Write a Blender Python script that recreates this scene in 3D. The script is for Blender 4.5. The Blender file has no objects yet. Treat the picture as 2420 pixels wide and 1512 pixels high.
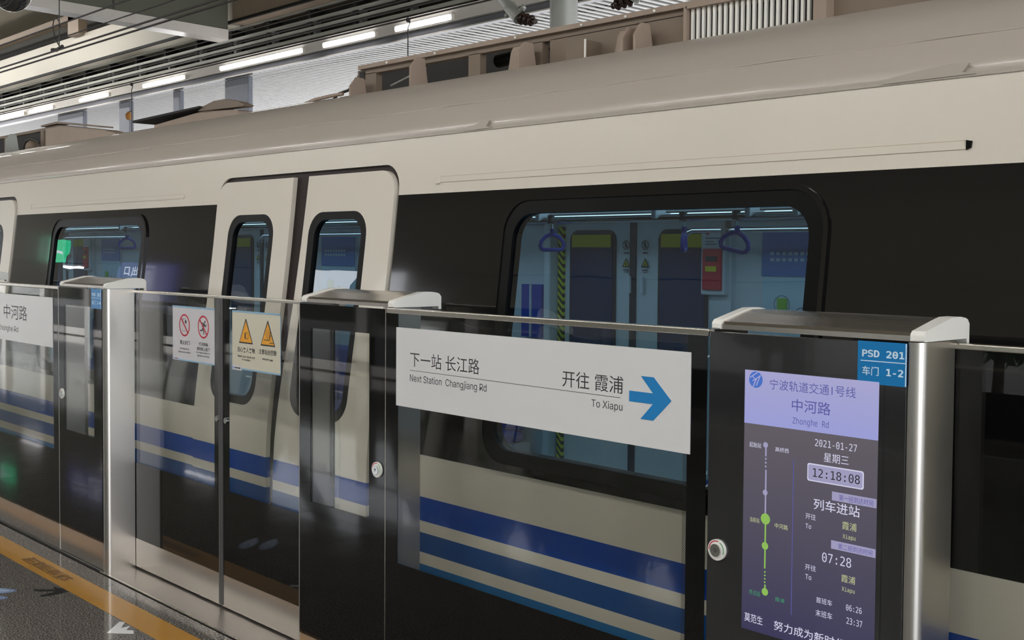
import bpy, bmesh, math, random
from mathutils import Vector, Matrix
from mathutils.geometry import delaunay_2d_cdt
random.seed(7)
S = bpy.context.scene
COL = S.collection
# ---------------------------------------------------------------- camera
cam = bpy.data.objects.new('camera', bpy.data.cameras.new('camera')); COL.objects.link(cam); S.camera = cam
yaw, pit, rol = 0.742559260, -0.037539156, 0.00745616733
a = Vector((-math.cos(yaw)*math.cos(pit), math.sin(yaw)*math.cos(pit), math.sin(pit)))
rt = Vector((math.sin(yaw), math.cos(yaw), 0)); up = rt.cross(a)
r2 = math.cos(rol)*rt + math.sin(rol)*up; u2 = -math.sin(rol)*rt + math.cos(rol)*up
cam.matrix_world = Matrix(((r2.x, u2.x, -a.x, 0), (r2.y, u2.y, -a.y, 0), (r2.z, u2.z, -a.z, 1.70), (0, 0, 0, 1)))
cam.data.sensor_width = 36; cam.data.lens = 2754.19*36/2420
cam.data.shift_y = (701.5-756)/2420; cam.data.clip_end = 300; cam.data.clip_start = 0.05
# ---------------------------------------------------------------- world, sun, exposure
W = bpy.data.worlds.new('overcast_sky'); S.world = W; W.use_nodes = True
nt = W.node_tree; nt.nodes.clear()
tc = nt.nodes.new('ShaderNodeTexCoord'); sx = nt.nodes.new('ShaderNodeSeparateXYZ'); rp = nt.nodes.new('ShaderNodeValToRGB')
bg = nt.nodes.new('ShaderNodeBackground'); ow = nt.nodes.new('ShaderNodeOutputWorld')
rp.color_ramp.elements[0].color = (0.96, 0.97, 1.0, 1); rp.color_ramp.elements[1].color = (0.62, 0.75, 0.95, 1)
nt.links.new(tc.outputs['Generated'], sx.inputs[0]); nt.links.new(sx.outputs[2], rp.inputs[0])
nt.links.new(rp.outputs[0], bg.inputs[0]); nt.links.new(bg.outputs[0], ow.inputs[0]); bg.inputs[1].default_value = 4.6
sun = bpy.data.objects.new('sun', bpy.data.lights.new('sun', 'SUN')); COL.objects.link(sun)
sun.data.energy = 5.0; sun.data.angle = 0.01; sun.data.color = (1, .95, .86)
sun.rotation_euler = Vector((0.30, 1.0, -0.87)).to_track_quat('-Z', 'Y').to_euler()
S.view_settings.view_transform = 'Standard'; S.view_settings.look = 'None'; S.view_settings.gamma = 1
S.view_settings.use_curve_mapping = False; S.view_settings.exposure = 0.0
ADDED_LAMP = 56.0     # added unseen lamps over platform and far track
CAR = 3.7       # lamps inside the train

# ---------------------------------------------------------------- materials
def lin(c):
    c = c/255.0
    return c/12.92 if c <= 0.04045 else ((c+0.055)/1.055)**2.4
def rgb(r, g, b): return (lin(r), lin(g), lin(b), 1)
def setup(name):
    m = bpy.data.materials.new(name); m.use_nodes = True
    return m, m.node_tree, m.node_tree.nodes['Principled BSDF']
def pbr(name, col, rough=.5, metal=0, var=.06, scale=6, bump=0, bscale=40, coat=0, stretch=None, spec=.5):
    m, t, p = setup(name)
    p.inputs['Roughness'].default_value = rough; p.inputs['Metallic'].default_value = metal
    p.inputs['Coat Weight'].default_value = coat; p.inputs['Specular IOR Level'].default_value = spec
    g = t.nodes.new('ShaderNodeTexCoord'); mp = t.nodes.new('ShaderNodeMapping'); n = t.nodes.new('ShaderNodeTexNoise')
    t.links.new(g.outputs['Object'], mp.inputs[0]); t.links.new(mp.outputs[0], n.inputs[0])
    if stretch: mp.inputs['Scale'].default_value = stretch
    n.inputs['Scale'].default_value = scale; n.inputs['Detail'].default_value = 3
    mx = t.nodes.new('ShaderNodeMix'); mx.data_type = 'RGBA'
    d = [max(0, c*(1-var)) for c in col[:3]]+[1]; l = [min(1, c*(1+var)) for c in col[:3]]+[1]
    mx.inputs[6].default_value = d; mx.inputs[7].default_value = l
    t.links.new(n.outputs[0], mx.inputs[0]); t.links.new(mx.outputs[2], p.inputs['Base Color'])
    if bump:
        n2 = t.nodes.new('ShaderNodeTexNoise'); n2.inputs['Scale'].default_value = bscale; n2.inputs['Detail'].default_value = 2
        b = t.nodes.new('ShaderNodeBump'); b.inputs['Strength'].default_value = bump; b.inputs['Distance'].default_value = .01
        t.links.new(mp.outputs[0], n2.inputs[0]); t.links.new(n2.outputs[0], b.inputs['Height']); t.links.new(b.outputs[0], p.inputs['Normal'])
    return m
def emit(name, col, s):
    m, t, p = setup(name)
    p.inputs['Base Color'].default_value = (col[0]*.3, col[1]*.3, col[2]*.3, 1)
    p.inputs['Emission Color'].default_value = col; p.inputs['Emission Strength'].default_value = s
    p.inputs['Roughness'].default_value = .3
    return m
def glass(name, tint, f0=.05, rough=0.0, bump=0, bscale=1.0):
    m = bpy.data.materials.new(name); m.use_nodes = True; t = m.node_tree; t.nodes.clear()
    o = t.nodes.new('ShaderNodeOutputMaterial'); tr = t.nodes.new('ShaderNodeBsdfTransparent'); gl = t.nodes.new('ShaderNodeBsdfGlossy')
    mx = t.nodes.new('ShaderNodeMixShader'); lw = t.nodes.new('ShaderNodeLayerWeight'); pw = t.nodes.new('ShaderNodeMath'); ma = t.nodes.new('ShaderNodeMath')
    lw.inputs[0].default_value = .5; pw.operation = 'POWER'; pw.inputs[1].default_value = 5
    ma.operation = 'MULTIPLY_ADD'; ma.inputs[1].default_value = 1-f0; ma.inputs[2].default_value = f0
    tr.inputs[0].default_value = tint; gl.inputs[0].default_value = (1, 1, 1, 1); gl.inputs['Roughness'].default_value = rough
    t.links.new(lw.outputs['Facing'], pw.inputs[0]); t.links.new(pw.outputs[0], ma.inputs[0]); t.links.new(ma.outputs[0], mx.inputs[0])
    t.links.new(tr.outputs[0], mx.inputs[1]); t.links.new(gl.outputs[0], mx.inputs[2]); t.links.new(mx.outputs[0], o.inputs[0])
    if bump:
        n2 = t.nodes.new('ShaderNodeTexNoise'); n2.inputs['Scale'].default_value = bscale
        g = t.nodes.new('ShaderNodeTexCoord'); t.links.new(g.outputs['Object'], n2.inputs[0])
        b = t.nodes.new('ShaderNodeBump'); b.inputs['Strength'].default_value = bump; b.inputs['Distance'].default_value = .01
        t.links.new(n2.outputs[0], b.inputs['Height']); t.links.new(b.outputs[0], gl.inputs['Normal'])
    return m
def brushed(name, col, rough=.3, st=(1, 1, 120), amt=.12):
    m, t, p = setup(name)
    p.inputs['Base Color'].default_value = col; p.inputs['Metallic'].default_value = 1
    g = t.nodes.new('ShaderNodeTexCoord'); mp = t.nodes.new('ShaderNodeMapping'); n = t.nodes.new('ShaderNodeTexNoise')
    mp.inputs['Scale'].default_value = st; n.inputs['Scale'].default_value = 4; n.inputs['Detail'].default_value = 4
    mr = t.nodes.new('ShaderNodeMapRange'); mr.inputs[3].default_value = rough-amt*.5; mr.inputs[4].default_value = rough+amt*.5
    t.links.new(g.outputs['Object'], mp.inputs[0]); t.links.new(mp.outputs[0], n.inputs[0]); t.links.new(n.outputs[0], mr.inputs[0]); t.links.new(mr.outputs[0], p.inputs['Roughness'])
    return m
M = {}
M['cream'] = pbr('cream_paint', rgb(214, 207, 194), .26, 0, .03, 1.2, .10, 1.3, .25)
M['roofshaded'] = pbr('shade_darkened_roof_paint', rgb(176, 167, 157), .33, 0, .05, 2.0, .15, 3, .2, (.4, 1, 1))  # darkened in the colour to give the roof its shaded tone
M['blackpaint'] = pbr('gloss_black_paint', rgb(17, 17, 18), .07, 0, .05, 3, .12, 1.6, .2)
M['blue1'] = pbr('deep_blue_paint', rgb(20, 70, 160), .5, 0, .05, 3, 0, 40, 0, None, .12)
M['blue2'] = pbr('mid_blue_paint', rgb(24, 78, 142), .5, 0, .05, 3, 0, 40, 0, None, .12)
M['blue3'] = pbr('light_blue_paint', rgb(30, 104, 160), .5, 0, .05, 3, 0, 40, 0, None, .12)
M['rubber'] = pbr('black_rubber', rgb(10, 10, 10), .4, 0, .05, 4, 0, 40, 0, None, .12)
M['seal'] = pbr('brown_seal', rgb(38, 28, 27), .5, 0, .05, 4, 0, 40, 0, None, .2)
M['frit'] = pbr('black_frit_glass', rgb(14, 14, 14), .03, 0, .02, 3, 0, 40, 0, None, .38)
M['cabblack'] = pbr('dark_grey_glass', rgb(40, 40, 41), .12, 0, .03, 3, 0, 40, .6)
M['white'] = pbr('white_plastic', rgb(235, 234, 228), .28, 0, .02, 4, 0, 40, .3)
M['steel'] = brushed('brushed_steel', rgb(196, 192, 186), .30, (300, 300, .5), .05)
M['steelh'] = brushed('horizontal_brushed_steel', rgb(200, 194, 186), .24, (.5, 300, 300), .04)
M['steelrail'] = brushed('rail_steel', rgb(205, 200, 190), .22, (.5, 300, 300), .04)
M['alu'] = pbr('dull_aluminium', rgb(92, 92, 92), .45, .6)
M['chrome'] = pbr('chrome', rgb(215, 215, 215), .12, 1)
M['pale'] = pbr('sign_white', rgb(216, 216, 216), .35, 0, .01)
M['ink'] = pbr('sign_ink', rgb(52, 50, 54), .5)
M['signblue'] = pbr('arrow_blue', rgb(28, 125, 190), .4)
M['labelblue'] = pbr('label_blue', rgb(10, 118, 182), .35)
M['labelink'] = pbr('label_ink', rgb(206, 232, 250), .5)
M['stickw'] = pbr('sticker_white', rgb(205, 203, 206), .4, 0, .01)
M['sticky'] = pbr('sticker_cream', rgb(208, 203, 184), .4, 0, .01)
M['stickb'] = pbr('sticker_edge_blue', rgb(140, 178, 205), .4)
M['red'] = pbr('sign_red', rgb(196, 40, 62), .5)
M['green'] = pbr('sign_green', rgb(60, 150, 95), .5)
M['amber'] = pbr('sign_amber', rgb(226, 160, 48), .5)
M['pglass'] = glass('platform_door_glass', (.93, .935, .92, 1), .028)
M['tglass'] = glass('tinted_train_glass', (.36, .60, .76, 1), .075, 0, .06, 2.5)
M['beige'] = pbr('beige_panel', rgb(170, 152, 132), .5)
M['dustybeige'] = pbr('dusty_beige_metal', rgb(122, 107, 92), .6, 0, .12, 5)
M['dustybeige2'] = pbr('light_dusty_beige_metal', rgb(156, 139, 125), .6, 0, .12, 5)
M['dark'] = pbr('dark_void', rgb(26, 24, 21), .7)
M['beamcream'] = pbr('cream_beam', rgb(232, 226, 210), .5, 0, .05, .5)
M['olive'] = pbr('olive_grey_panel', rgb(104, 106, 92), .5)
M['darkgrey'] = pbr('dark_grey_wall', rgb(84, 84, 78), .7)
M['railgrey'] = pbr('galvanised_rail', rgb(186, 186, 176), .4, .0)
M['fascia'] = pbr('white_metal_fascia', rgb(226, 220, 212), .25, .0)
M['stripgrey'] = pbr('grey_metal_trim', rgb(128, 128, 134), .3, .5)
M['corr'] = pbr('corrugated_metal', rgb(182, 180, 176), .30, .3)
M['wire'] = pbr('dark_wire', rgb(48, 44, 40), .5)
M['brown'] = pbr('brown_porcelain', rgb(46, 32, 26), .25)
M['galv'] = pbr('galvanised_steel', rgb(150, 152, 146), .5, .5)
M['concrete'] = pbr('concrete', rgb(150, 148, 142), .85, 0, .1, 3)
M['ballast'] = pbr('dark_ballast', rgb(62, 58, 54), .9, 0, .3, 30)
M['ceilw'] = pbr('ceiling_panel', rgb(176, 174, 168), .6)
M['roofdk'] = pbr('roof_underside', rgb(158, 151, 134), .7)
M['lamp'] = emit('added_lamp_diffuser', (1, .98, .95, 1), ADDED_LAMP)
M['lamp2'] = emit('far_lamp_diffuser', (1, .99, 1, 1), 14)
M['carlamp'] = emit('car_lamp_diffuser', (.92, .97, 1, 1), CAR)
M['exitgreen'] = emit('lit_exit_green', (.05, .9, .4, 1), 2.4)
M['exitblue'] = emit('lit_sign_blue', (.10, .10, .42, 1), 1.2)
M['litwhite'] = emit('lit_white', (.85, .88, 1, 1), 3.2)
M['strapblue'] = pbr('blue_plastic', rgb(38, 72, 190), .35)
M['inwall'] = pbr('car_interior_wall', rgb(206, 212, 214), .4)
M['inceil'] = pbr('car_ceiling', rgb(160, 168, 170), .5)
M['indark'] = pbr('car_dark', rgb(38, 52, 66), .4)
M['inglass'] = pbr('far_side_glass', rgb(36, 62, 98), .15)
M['inyellow'] = pbr('yellow_notice', rgb(206, 190, 40), .5)
M['adblue'] = pbr('blue_advert', rgb(84, 128, 190), .4)
M['adnavy'] = pbr('navy_advert', rgb(40, 70, 170), .4)
M['adpale'] = pbr('pale_advert', rgb(190, 214, 224), .4)
M['adgreen'] = pbr('green_picture', rgb(130, 190, 70), .5)
M['seatblue'] = pbr('seat_blue', rgb(40, 70, 150), .4)
M['rust'] = pbr('orange_weight', rgb(190, 130, 60), .5)
M['leaf'] = pbr('leaf_green', rgb(78, 112, 60), .6, 0, .4, 8)
M['bark'] = pbr('bark', rgb(92, 78, 62), .9)
M['yellow'] = pbr('yellow_safety_paint', rgb(184, 132, 42), .22, 0, .05, 5, 0, 40, .5)
M['yink'] = pbr('dark_yellow_ink', rgb(84, 56, 12), .5)
M['footb'] = pbr('footprint_blue', rgb(70, 92, 130), .3)
M['footw'] = pbr('footprint_pale', rgb(160, 178, 205), .3)
M['tapeblk'] = pbr('black_tape', rgb(12, 12, 12), .5, 0, .05, 4, 0, 40, 0, None, .15)
M['tapeglint'] = pbr('tape_painted_reflection', rgb(238, 238, 238), .15, 0, .02, 4, 0, 40, 1)  # post reflection on the glossy arrow, painted in as white
def granite():
    m, t, p = setup('polished_granite')
    g = t.nodes.new('ShaderNodeTexCoord'); v = t.nodes.new('ShaderNodeTexNoise'); v.inputs['Scale'].default_value = 130; v.inputs['Detail'].default_value = 4
    r = t.nodes.new('ShaderNodeValToRGB'); e = r.color_ramp.elements
    e[0].position = .36; e[0].color = rgb(58, 55, 52); e[1].position = .66; e[1].color = rgb(154, 149, 142)
    e2 = e.new(.5); e2.color = rgb(98, 94, 89)
    n = t.nodes.new('ShaderNodeTexNoise'); n.inputs['Scale'].default_value = 2.5
    mr = t.nodes.new('ShaderNodeMapRange'); mr.inputs[3].default_value = .04; mr.inputs[4].default_value = .14
    t.links.new(g.outputs['Object'], v.inputs[0]); t.links.new(g.outputs['Object'], n.inputs[0]); t.links.new(v.outputs[0], r.inputs[0]); t.links.new(r.outputs[0], p.inputs['Base Color'])
    t.links.new(n.outputs[0], mr.inputs[0]); t.links.new(mr.outputs[0], p.inputs['Roughness'])
    p.inputs['Coat Weight'].default_value = .25; p.inputs['Coat Roughness'].default_value = .02
    return m
M['granite'] = granite()
def tread():
    m, t, p = setup('ribbed_steel_tread')
    p.inputs['Metallic'].default_value = .9; p.inputs['Base Color'].default_value = rgb(178, 172, 166); p.inputs['Roughness'].default_value = .3
    g = t.nodes.new('ShaderNodeTexCoord'); mp = t.nodes.new('ShaderNodeMapping'); mp.inputs['Rotation'].default_value = (0, 0, .5)
    w = t.nodes.new('ShaderNodeTexChecker'); w.inputs['Scale'].default_value = 120
    b = t.nodes.new('ShaderNodeBump'); b.inputs['Strength'].default_value = .6; b.inputs['Distance'].default_value = .004
    t.links.new(g.outputs['Object'], mp.inputs[0]); t.links.new(mp.outputs[0], w.inputs[0]); t.links.new(w.outputs[1], b.inputs['Height']); t.links.new(b.outputs[0], p.inputs['Normal'])
    return m
M['tread'] = tread()
def hazard():
    m, t, p = setup('hazard_stripes')
    g = t.nodes.new('ShaderNodeTexCoord'); s = t.nodes.new('ShaderNodeSeparateXYZ'); t.links.new(g.outputs['Object'], s.inputs[0])
    ad = t.nodes.new('ShaderNodeMath'); ad.operation = 'ADD'; t.links.new(s.outputs[0], ad.inputs[0]); t.links.new(s.outputs[2], ad.inputs[1])
    mu = t.nodes.new('ShaderNodeMath'); mu.operation = 'MULTIPLY'; mu.inputs[1].default_value = 20; t.links.new(ad.outputs[0], mu.inputs[0])
    fr = t.nodes.new('ShaderNodeMath'); fr.operation = 'FRACT'; t.links.new(mu.outputs[0], fr.inputs[0])
    gt = t.nodes.new('ShaderNodeMath'); gt.operation = 'GREATER_THAN'; gt.inputs[1].default_value = .5; t.links.new(fr.outputs[0], gt.inputs[0])
    mx = t.nodes.new('ShaderNodeMix'); mx.data_type = 'RGBA'; mx.inputs[6].default_value = rgb(30, 40, 40); mx.inputs[7].default_value = rgb(200, 210, 60)
    t.links.new(gt.outputs[0], mx.inputs[0]); t.links.new(mx.outputs[2], p.inputs['Base Color'])
    return m
M['hazard'] = hazard()
def halftone():
    m = bpy.data.materials.new('halftone_frit'); m.use_nodes = True; t = m.node_tree; p = t.nodes['Principled BSDF']
    p.inputs['Base Color'].default_value = rgb(16, 16, 16)
    g = t.nodes.new('ShaderNodeTexCoord'); v = t.nodes.new('ShaderNodeTexVoronoi'); v.inputs['Randomness'].default_value = 0; v.inputs['Scale'].default_value = 210
    mp = t.nodes.new('ShaderNodeMapping'); mp.inputs['Rotation'].default_value = (0, .785, 0)
    c = t.nodes.new('ShaderNodeMath'); c.operation = 'LESS_THAN'; c.inputs[1].default_value = .42
    t.links.new(g.outputs['Object'], mp.inputs[0]); t.links.new(mp.outputs[0], v.inputs[0]); t.links.new(v.outputs['Distance'], c.inputs[0]); t.links.new(c.outputs[0], p.inputs['Alpha'])
    return m
M['halftone'] = halftone()
def screen(name, top, bot, z0, z1, s):
    m, t, p = setup(name)
    g = t.nodes.new('ShaderNodeTexCoord'); sp = t.nodes.new('ShaderNodeSeparateXYZ'); t.links.new(g.outputs['Object'], sp.inputs[0])
    mr = t.nodes.new('ShaderNodeMapRange'); mr.inputs[1].default_value = z0; mr.inputs[2].default_value = z1
    mx = t.nodes.new('ShaderNodeMix'); mx.data_type = 'RGBA'; mx.inputs[6].default_value = bot; mx.inputs[7].default_value = top
    t.links.new(sp.outputs[2], mr.inputs[0]); t.links.new(mr.outputs[0], mx.inputs[0]); t.links.new(mx.outputs[2], p.inputs['Emission Color'])
    p.inputs['Base Color'].default_value = (.01, .01, .01, 1); p.inputs['Roughness'].default_value = .15; p.inputs['Emission Strength'].default_value = s
    return m
M['scrbg'] = screen('lit_screen_background', rgb(104, 98, 106), rgb(58, 56, 92), .72, 1.26, .8)
M['scrhd'] = screen('lit_screen_header', rgb(172, 170, 214), rgb(160, 164, 222), 1.25, 1.40, .88)
M['scrpale'] = emit('screen_pale', rgb(206, 204, 228), .8)
M['scrmid'] = emit('screen_mid', rgb(164, 160, 196), .7)
M['scrink'] = emit('screen_ink', rgb(84, 84, 150), .9)
M['scrgreen'] = emit('screen_green', rgb(132, 176, 84), .9)
M['scrgreen2'] = emit('screen_deep_green', rgb(60, 140, 100), .9)
M['scryel'] = emit('screen_yellow', rgb(180, 184, 140), .9)
M['scrblue'] = emit('screen_blue', rgb(66, 104, 184), .9)

# ---------------------------------------------------------------- builders
ORG = {}
def org(o): return ORG.get(o.name, Vector((0, 0, 0))) if o else Vector((0, 0, 0))
def link(name, data, parent=None, origin=None):
    o = bpy.data.objects.new(name, data); COL.objects.link(o)
    if parent: o.parent = parent; ORG[o.name] = org(parent)
    else:
        v = Vector(origin or (0, 0, 0)); o.location = v; ORG[o.name] = v
    return o
def thing(name, label, cat, loc, group=None):
    o = link(name, None, None, loc); o.empty_display_size = .2
    o['label'] = label; o['category'] = cat
    if group: o['group'] = group
    return o
def tag(o, label, cat, group=None):
    o['label'] = label; o['category'] = cat
    if group: o['group'] = group
    return o
class MB:
    def __init__(s): s.v = []; s.f = []; s.m = []; s.mats = []; s.sm = []
    def mi(s, m):
        if m not in s.mats: s.mats.append(m)
        return s.mats.index(m)
    def add(s, vs, fs, m, smooth=False):
        b = len(s.v); s.v += [tuple(v) for v in vs]; k = s.mi(m)
        for f in fs: s.f.append(tuple(i+b for i in f)); s.m.append(k); s.sm.append(smooth)
        return s
    def box(s, x0, x1, y0, y1, z0, z1, m):
        vs = [(x, y, z) for x in (x0, x1) for y in (y0, y1) for z in (z0, z1)]
        return s.add(vs, [(0, 1, 3, 2), (4, 6, 7, 5), (0, 4, 5, 1), (2, 3, 7, 6), (0, 2, 6, 4), (1, 5, 7, 3)], m)
    def prism(s, poly, ax, c0, c1, m, smooth=False, caps=True):
        # poly: 2D points; ax 'x': (y,z) extruded in x, 'y': (x,z), 'z': (x,y)
        def P(p, c): return {'x': (c, p[0], p[1]), 'y': (p[0], c, p[1]), 'z': (p[0], p[1], c)}[ax]
        n = len(poly); vs = [P(p, c0) for p in poly]+[P(p, c1) for p in poly]
        s.add(vs, [(i, (i+1) % n, n+(i+1) % n, n+i) for i in range(n)], m, smooth)
        if caps:
            s.add([P(p, c0) for p in poly], [tuple(reversed(range(n)))], m); s.add([P(p, c1) for p in poly], [tuple(range(n))], m)
        return s
    def tube(s, pts, r, m, n=10, caps=True, r1=None):
        pts = [Vector(p) for p in pts]; rings = []; L = len(pts)
        for i, p in enumerate(pts):
            d = (pts[min(i+1, L-1)]-pts[max(i-1, 0)]).normalized()
            u = d.orthogonal().normalized() if i == 0 else (u-d*u.dot(d)).normalized()
            w = d.cross(u); rr = r if r1 is None else r+(r1-r)*i/(L-1)
            if isinstance(r, (list, tuple)): rr = r[i]
            rings.append([p+(u*math.cos(2*math.pi*k/n)+w*math.sin(2*math.pi*k/n))*rr for k in range(n)])
        vs = [v for g in rings for v in g]
        fs = [(i*n+k, i*n+(k+1) % n, (i+1)*n+(k+1) % n, (i+1)*n+k) for i in range(L-1) for k in range(n)]
        s.add(vs, fs, m, True)
        if caps: s.add(rings[0], [tuple(reversed(range(n)))], m); s.add(rings[-1], [tuple(range(n))], m)
        return s
    def sphere(s, c, r, m, n=14, zs=(-1, 1)):
        vs = []; k = n//2+1
        for i in range(k):
            t = -math.pi/2+math.pi*i/(k-1)
            for j in range(n):
                p = 2*math.pi*j/n; vs.append((c[0]+r*math.cos(t)*math.cos(p), c[1]+r*math.cos(t)*math.sin(p), c[2]+r*math.sin(t)))
        return s.add(vs, [(i*n+j, i*n+(j+1) % n, (i+1)*n+(j+1) % n, (i+1)*n+j) for i in range(k-1) for j in range(n)], m, True)
    def ringy(s, cx, cz, y, r0, r1, m, t0=0, t1=2*math.pi, n=40, sx=1):
        # flat annulus facing -y
        vs = []; fs = []
        for i in range(n+1):
            t = t0+(t1-t0)*i/n
            vs += [(cx+sx*r0*math.cos(t), y, cz+r0*math.sin(t)), (cx+sx*r1*math.cos(t), y, cz+r1*math.sin(t))]
        for i in range(n): fs.append((2*i, 2*i+2, 2*i+3, 2*i+1) if True else None)
        return s.add(vs, fs, m)
    def flat(s, poly, y, m):   # polygon in XZ at y facing -y
        return s.add([(p[0], y, p[1]) for p in poly], [tuple(range(len(poly)))], m)
    def build(s, name, parent=None, origin=None, bevel=0, seg=2, struct=False, smooth_angle=None):
        o0 = org(parent) if parent else Vector(origin or (0, 0, 0))
        me = bpy.data.meshes.new(name)
        me.from_pydata([(v[0]-o0.x, v[1]-o0.y, v[2]-o0.z) for v in s.v], [], s.f)
        for m in s.mats: me.materials.append(M[m])
        me.polygons.foreach_set('material_index', s.m); me.polygons.foreach_set('use_smooth', s.sm)
        bm = bmesh.new(); bm.from_mesh(me)
        bmesh.ops.recalc_face_normals(bm, faces=bm.faces) if not getattr(s, 'norecalc', False) else None
        bm.to_mesh(me); bm.free(); me.update()
        o = link(name, me, parent, origin)
        if bevel:
            b = o.modifiers.new('bevel', 'BEVEL'); b.width = bevel; b.segments = seg; b.limit_method = 'ANGLE'; b.angle_limit = .6
            b.harden_normals = False
        if struct: o['kind'] = 'structure'
        return o
def box(name, x0, x1, y0, y1, z0, z1, m, parent=None, bevel=0, origin=None, struct=False):
    if parent is None and origin is None and not struct: origin = ((x0+x1)/2, (y0+y1)/2, z0)
    return MB().box(x0, x1, y0, y1, z0, z1, m).build(name, parent, origin, bevel, struct=struct)
_f = {}
def builtin_font(n):
    try: return bpy.data.fonts.load(bpy.utils.system_resource('DATAFILES', path='fonts')+'/'+n)
    except Exception: return None
FONTS = {'sans': builtin_font('Inter.woff2'), 'mono': builtin_font('DejaVuSansMono.woff2'), 'cjk': None}
def glyphs(txt, off=0, font='sans'):
    if any(ord(ch) > 0x2e80 for ch in txt): font = 'cjk'
    k = (txt, off, font)
    if k in _f: return _f[k]
    c = bpy.data.curves.new('t', 'FONT'); c.body = txt; c.size = 1; c.offset = off; c.resolution_u = 3
    if FONTS.get(font): c.font = FONTS[font]
    o = bpy.data.objects.new('t', c); COL.objects.link(o)
    dg = bpy.context.evaluated_depsgraph_get(); me = bpy.data.meshes.new_from_object(o.evaluated_get(dg))
    vs = [tuple(v.co) for v in me.vertices]; fs = [tuple(p.vertices) for p in me.polygons]
    bpy.data.objects.remove(o); bpy.data.meshes.remove(me)
    _f[k] = (vs, fs); return _f[k]
def lettering(txt, x0, x1, z0, z1, y, m, parent, ref=None, off=0, name='lettering', floor=None, font='sans'):
    vs, fs = glyphs(txt, off, font)
    if not vs: return
    ax, bx = min(v[0] for v in vs), max(v[0] for v in vs)
    rv = glyphs(ref, off, font)[0] if ref else vs
    az, bz = min(v[1] for v in rv), max(v[1] for v in rv)
    b = MB(); kx = (x1-x0)/(bx-ax); kz = (z1-z0)/(bz-az)
    P = [(x0+(v[0]-ax)*kx, z0+(v[1]-az)*kz) for v in vs]
    if floor: b.add([floor(p) for p in P], fs, m)
    else: b.add([(p[0], y, p[1]) for p in P], fs, m)
    b.norecalc = True
    return b.build(name, parent)

# ================================================================ SETTING
# platform floor: bed + polished granite tiles
fl = MB().box(-60, 12, -4.4, 2.90, -1.15, -.03, 'concrete').build('floor', struct=True)
tm = None
for ix in range(-22, 4):
    for iy in range(0, 4):
        w, d = .80, .80; x = ix*.80-.086; y = 2.520-(iy+1)*.80
        if tm is None:
            tl = MB().box(-5.998+6-.0+.0, .797, 0, .797, -.03, 0, 'granite').build('floor_tile', fl); tm = tl.data; tl.location = (x, y, 0)
        else:
            tl = bpy.data.objects.new('floor_tile', tm); COL.objects.link(tl); tl.parent = fl; tl.location = (x, y, 0)
MB().box(-60, 12, -4.2, 2.520-3.20-.003, -.03, 0, 'granite').box(-60, -17.69, -.683, 2.52, -.03, 0, 'granite').box(3.2, 12, -.683, 2.52, -.03, 0, 'granite').build('floor_slab', fl)
MB().box(-60, 12, 2.523, 2.90, -.03, -.002, 'concrete').build('floor_edge', fl)
# track beds, far platform
MB().box(-60, 12, 2.90, 9.4, -1.5, -1.1, 'concrete').build('trackbed', struct=True)
MB().box(-60, 12, 9.4, 26, -1.1, 0, 'concrete').build('floor_far_platform', struct=True)
MB().box(-60, 30, -60, -4.4, -1.6, -1.12, 'ballast').build('ground', struct=True)
ap = link('floor_apron', None, None, (-6, -7, -1.12)); ap['kind'] = 'structure'
for i in range(6):
    for j in range(3): MB().box(-11.4+i*1.8, -9.62+i*1.8, -9.6+j*1.5, -8.12+j*1.5, -1.12, -1.04, 'concrete').build('paving_slab', ap)
MB().box(-60, 12, 22.7, 22.9, 0, 1.7, 'ceilw').build('wall_sky_block', struct=True)  # unseen wall added to cut sky light on the far soffit
# roof and back wall above the far platform
MB().box(-60, 12, -9, 26, 7.4, 7.6, 'roofdk').build('ceiling', struct=True)
MB().box(-60, 12, -9.1, -9.0, 4.3, 7.5, 'roofdk').build('ceiling_fascia', struct=True)
MB().box(-20.2, 12, -9.14, -9.1, 3.8, 4.3, 'roofdk').build('trim_10', struct=True); MB().box(-60, -24.4, -9.14, -9.1, 3.8, 4.3, 'roofdk').build('trim_11', struct=True)  # gap in the unseen fascia shaped to reflect a patch of sky
MB().prism([(-24.4, 2.3), (-23.8, 2.3), (-21.2, 4.3), (-21.9, 4.3)], 'y', -9.3, -9.14, 'galv').build('trim_12', struct=True)
pc = MB().box(-60, 12, -3.8, 1.6, 5.22, 5.30, 'ceilw').build('ceiling_platform', struct=True)
MB().box(-60, 12, 11.42, 11.55, 4.98, 7.4, 'darkgrey').build('wall_upper', struct=True)
# corrugated soffit, one metre sheets
cs = link('ceiling_soffit', None, None, (0, 11.05, 4.97)); cs['kind'] = 'structure'
prof = []; p = .165
for k in range(6):
    x = k*p; prof += [(x, .0), (x+.070, .0), (x+.082, .08), (x+.152, .08)]
prof.append((6*p, 0))
b = MB(); n = len(prof)
b.add([(q[0], 0, q[1]) for q in prof]+[(q[0], 11.5, q[1]) for q in prof], [(i, i+1, n+i+1, n+i) for i in range(n-1)], 'corr')
sh = b.build('corrugated_sheet', cs); sh.location = (-50, 0, 0)
sh.data.transform(Matrix.Translation(Vector((0, 11.05, 4.97))))
for k in range(1, 50):
    o = bpy.data.objects.new('corrugated_sheet', sh.data); COL.objects.link(o); o.parent = cs; o.location = (-50+k*6*p, 0, 0)
MB().box(-55, 0, 11.02, 11.10, 4.965, 5.075, 'stripgrey').box(-55, 0, 10.99, 11.02, 4.965, 4.985, 'fascia').build('trim_1', struct=True)
MB().box(-55, 0, 10.98, 11.06, 5.085, 5.30, 'fascia').box(-55, 0, 10.95, 10.98, 5.085, 5.10, 'fascia').build('trim_2', struct=True)
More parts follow.
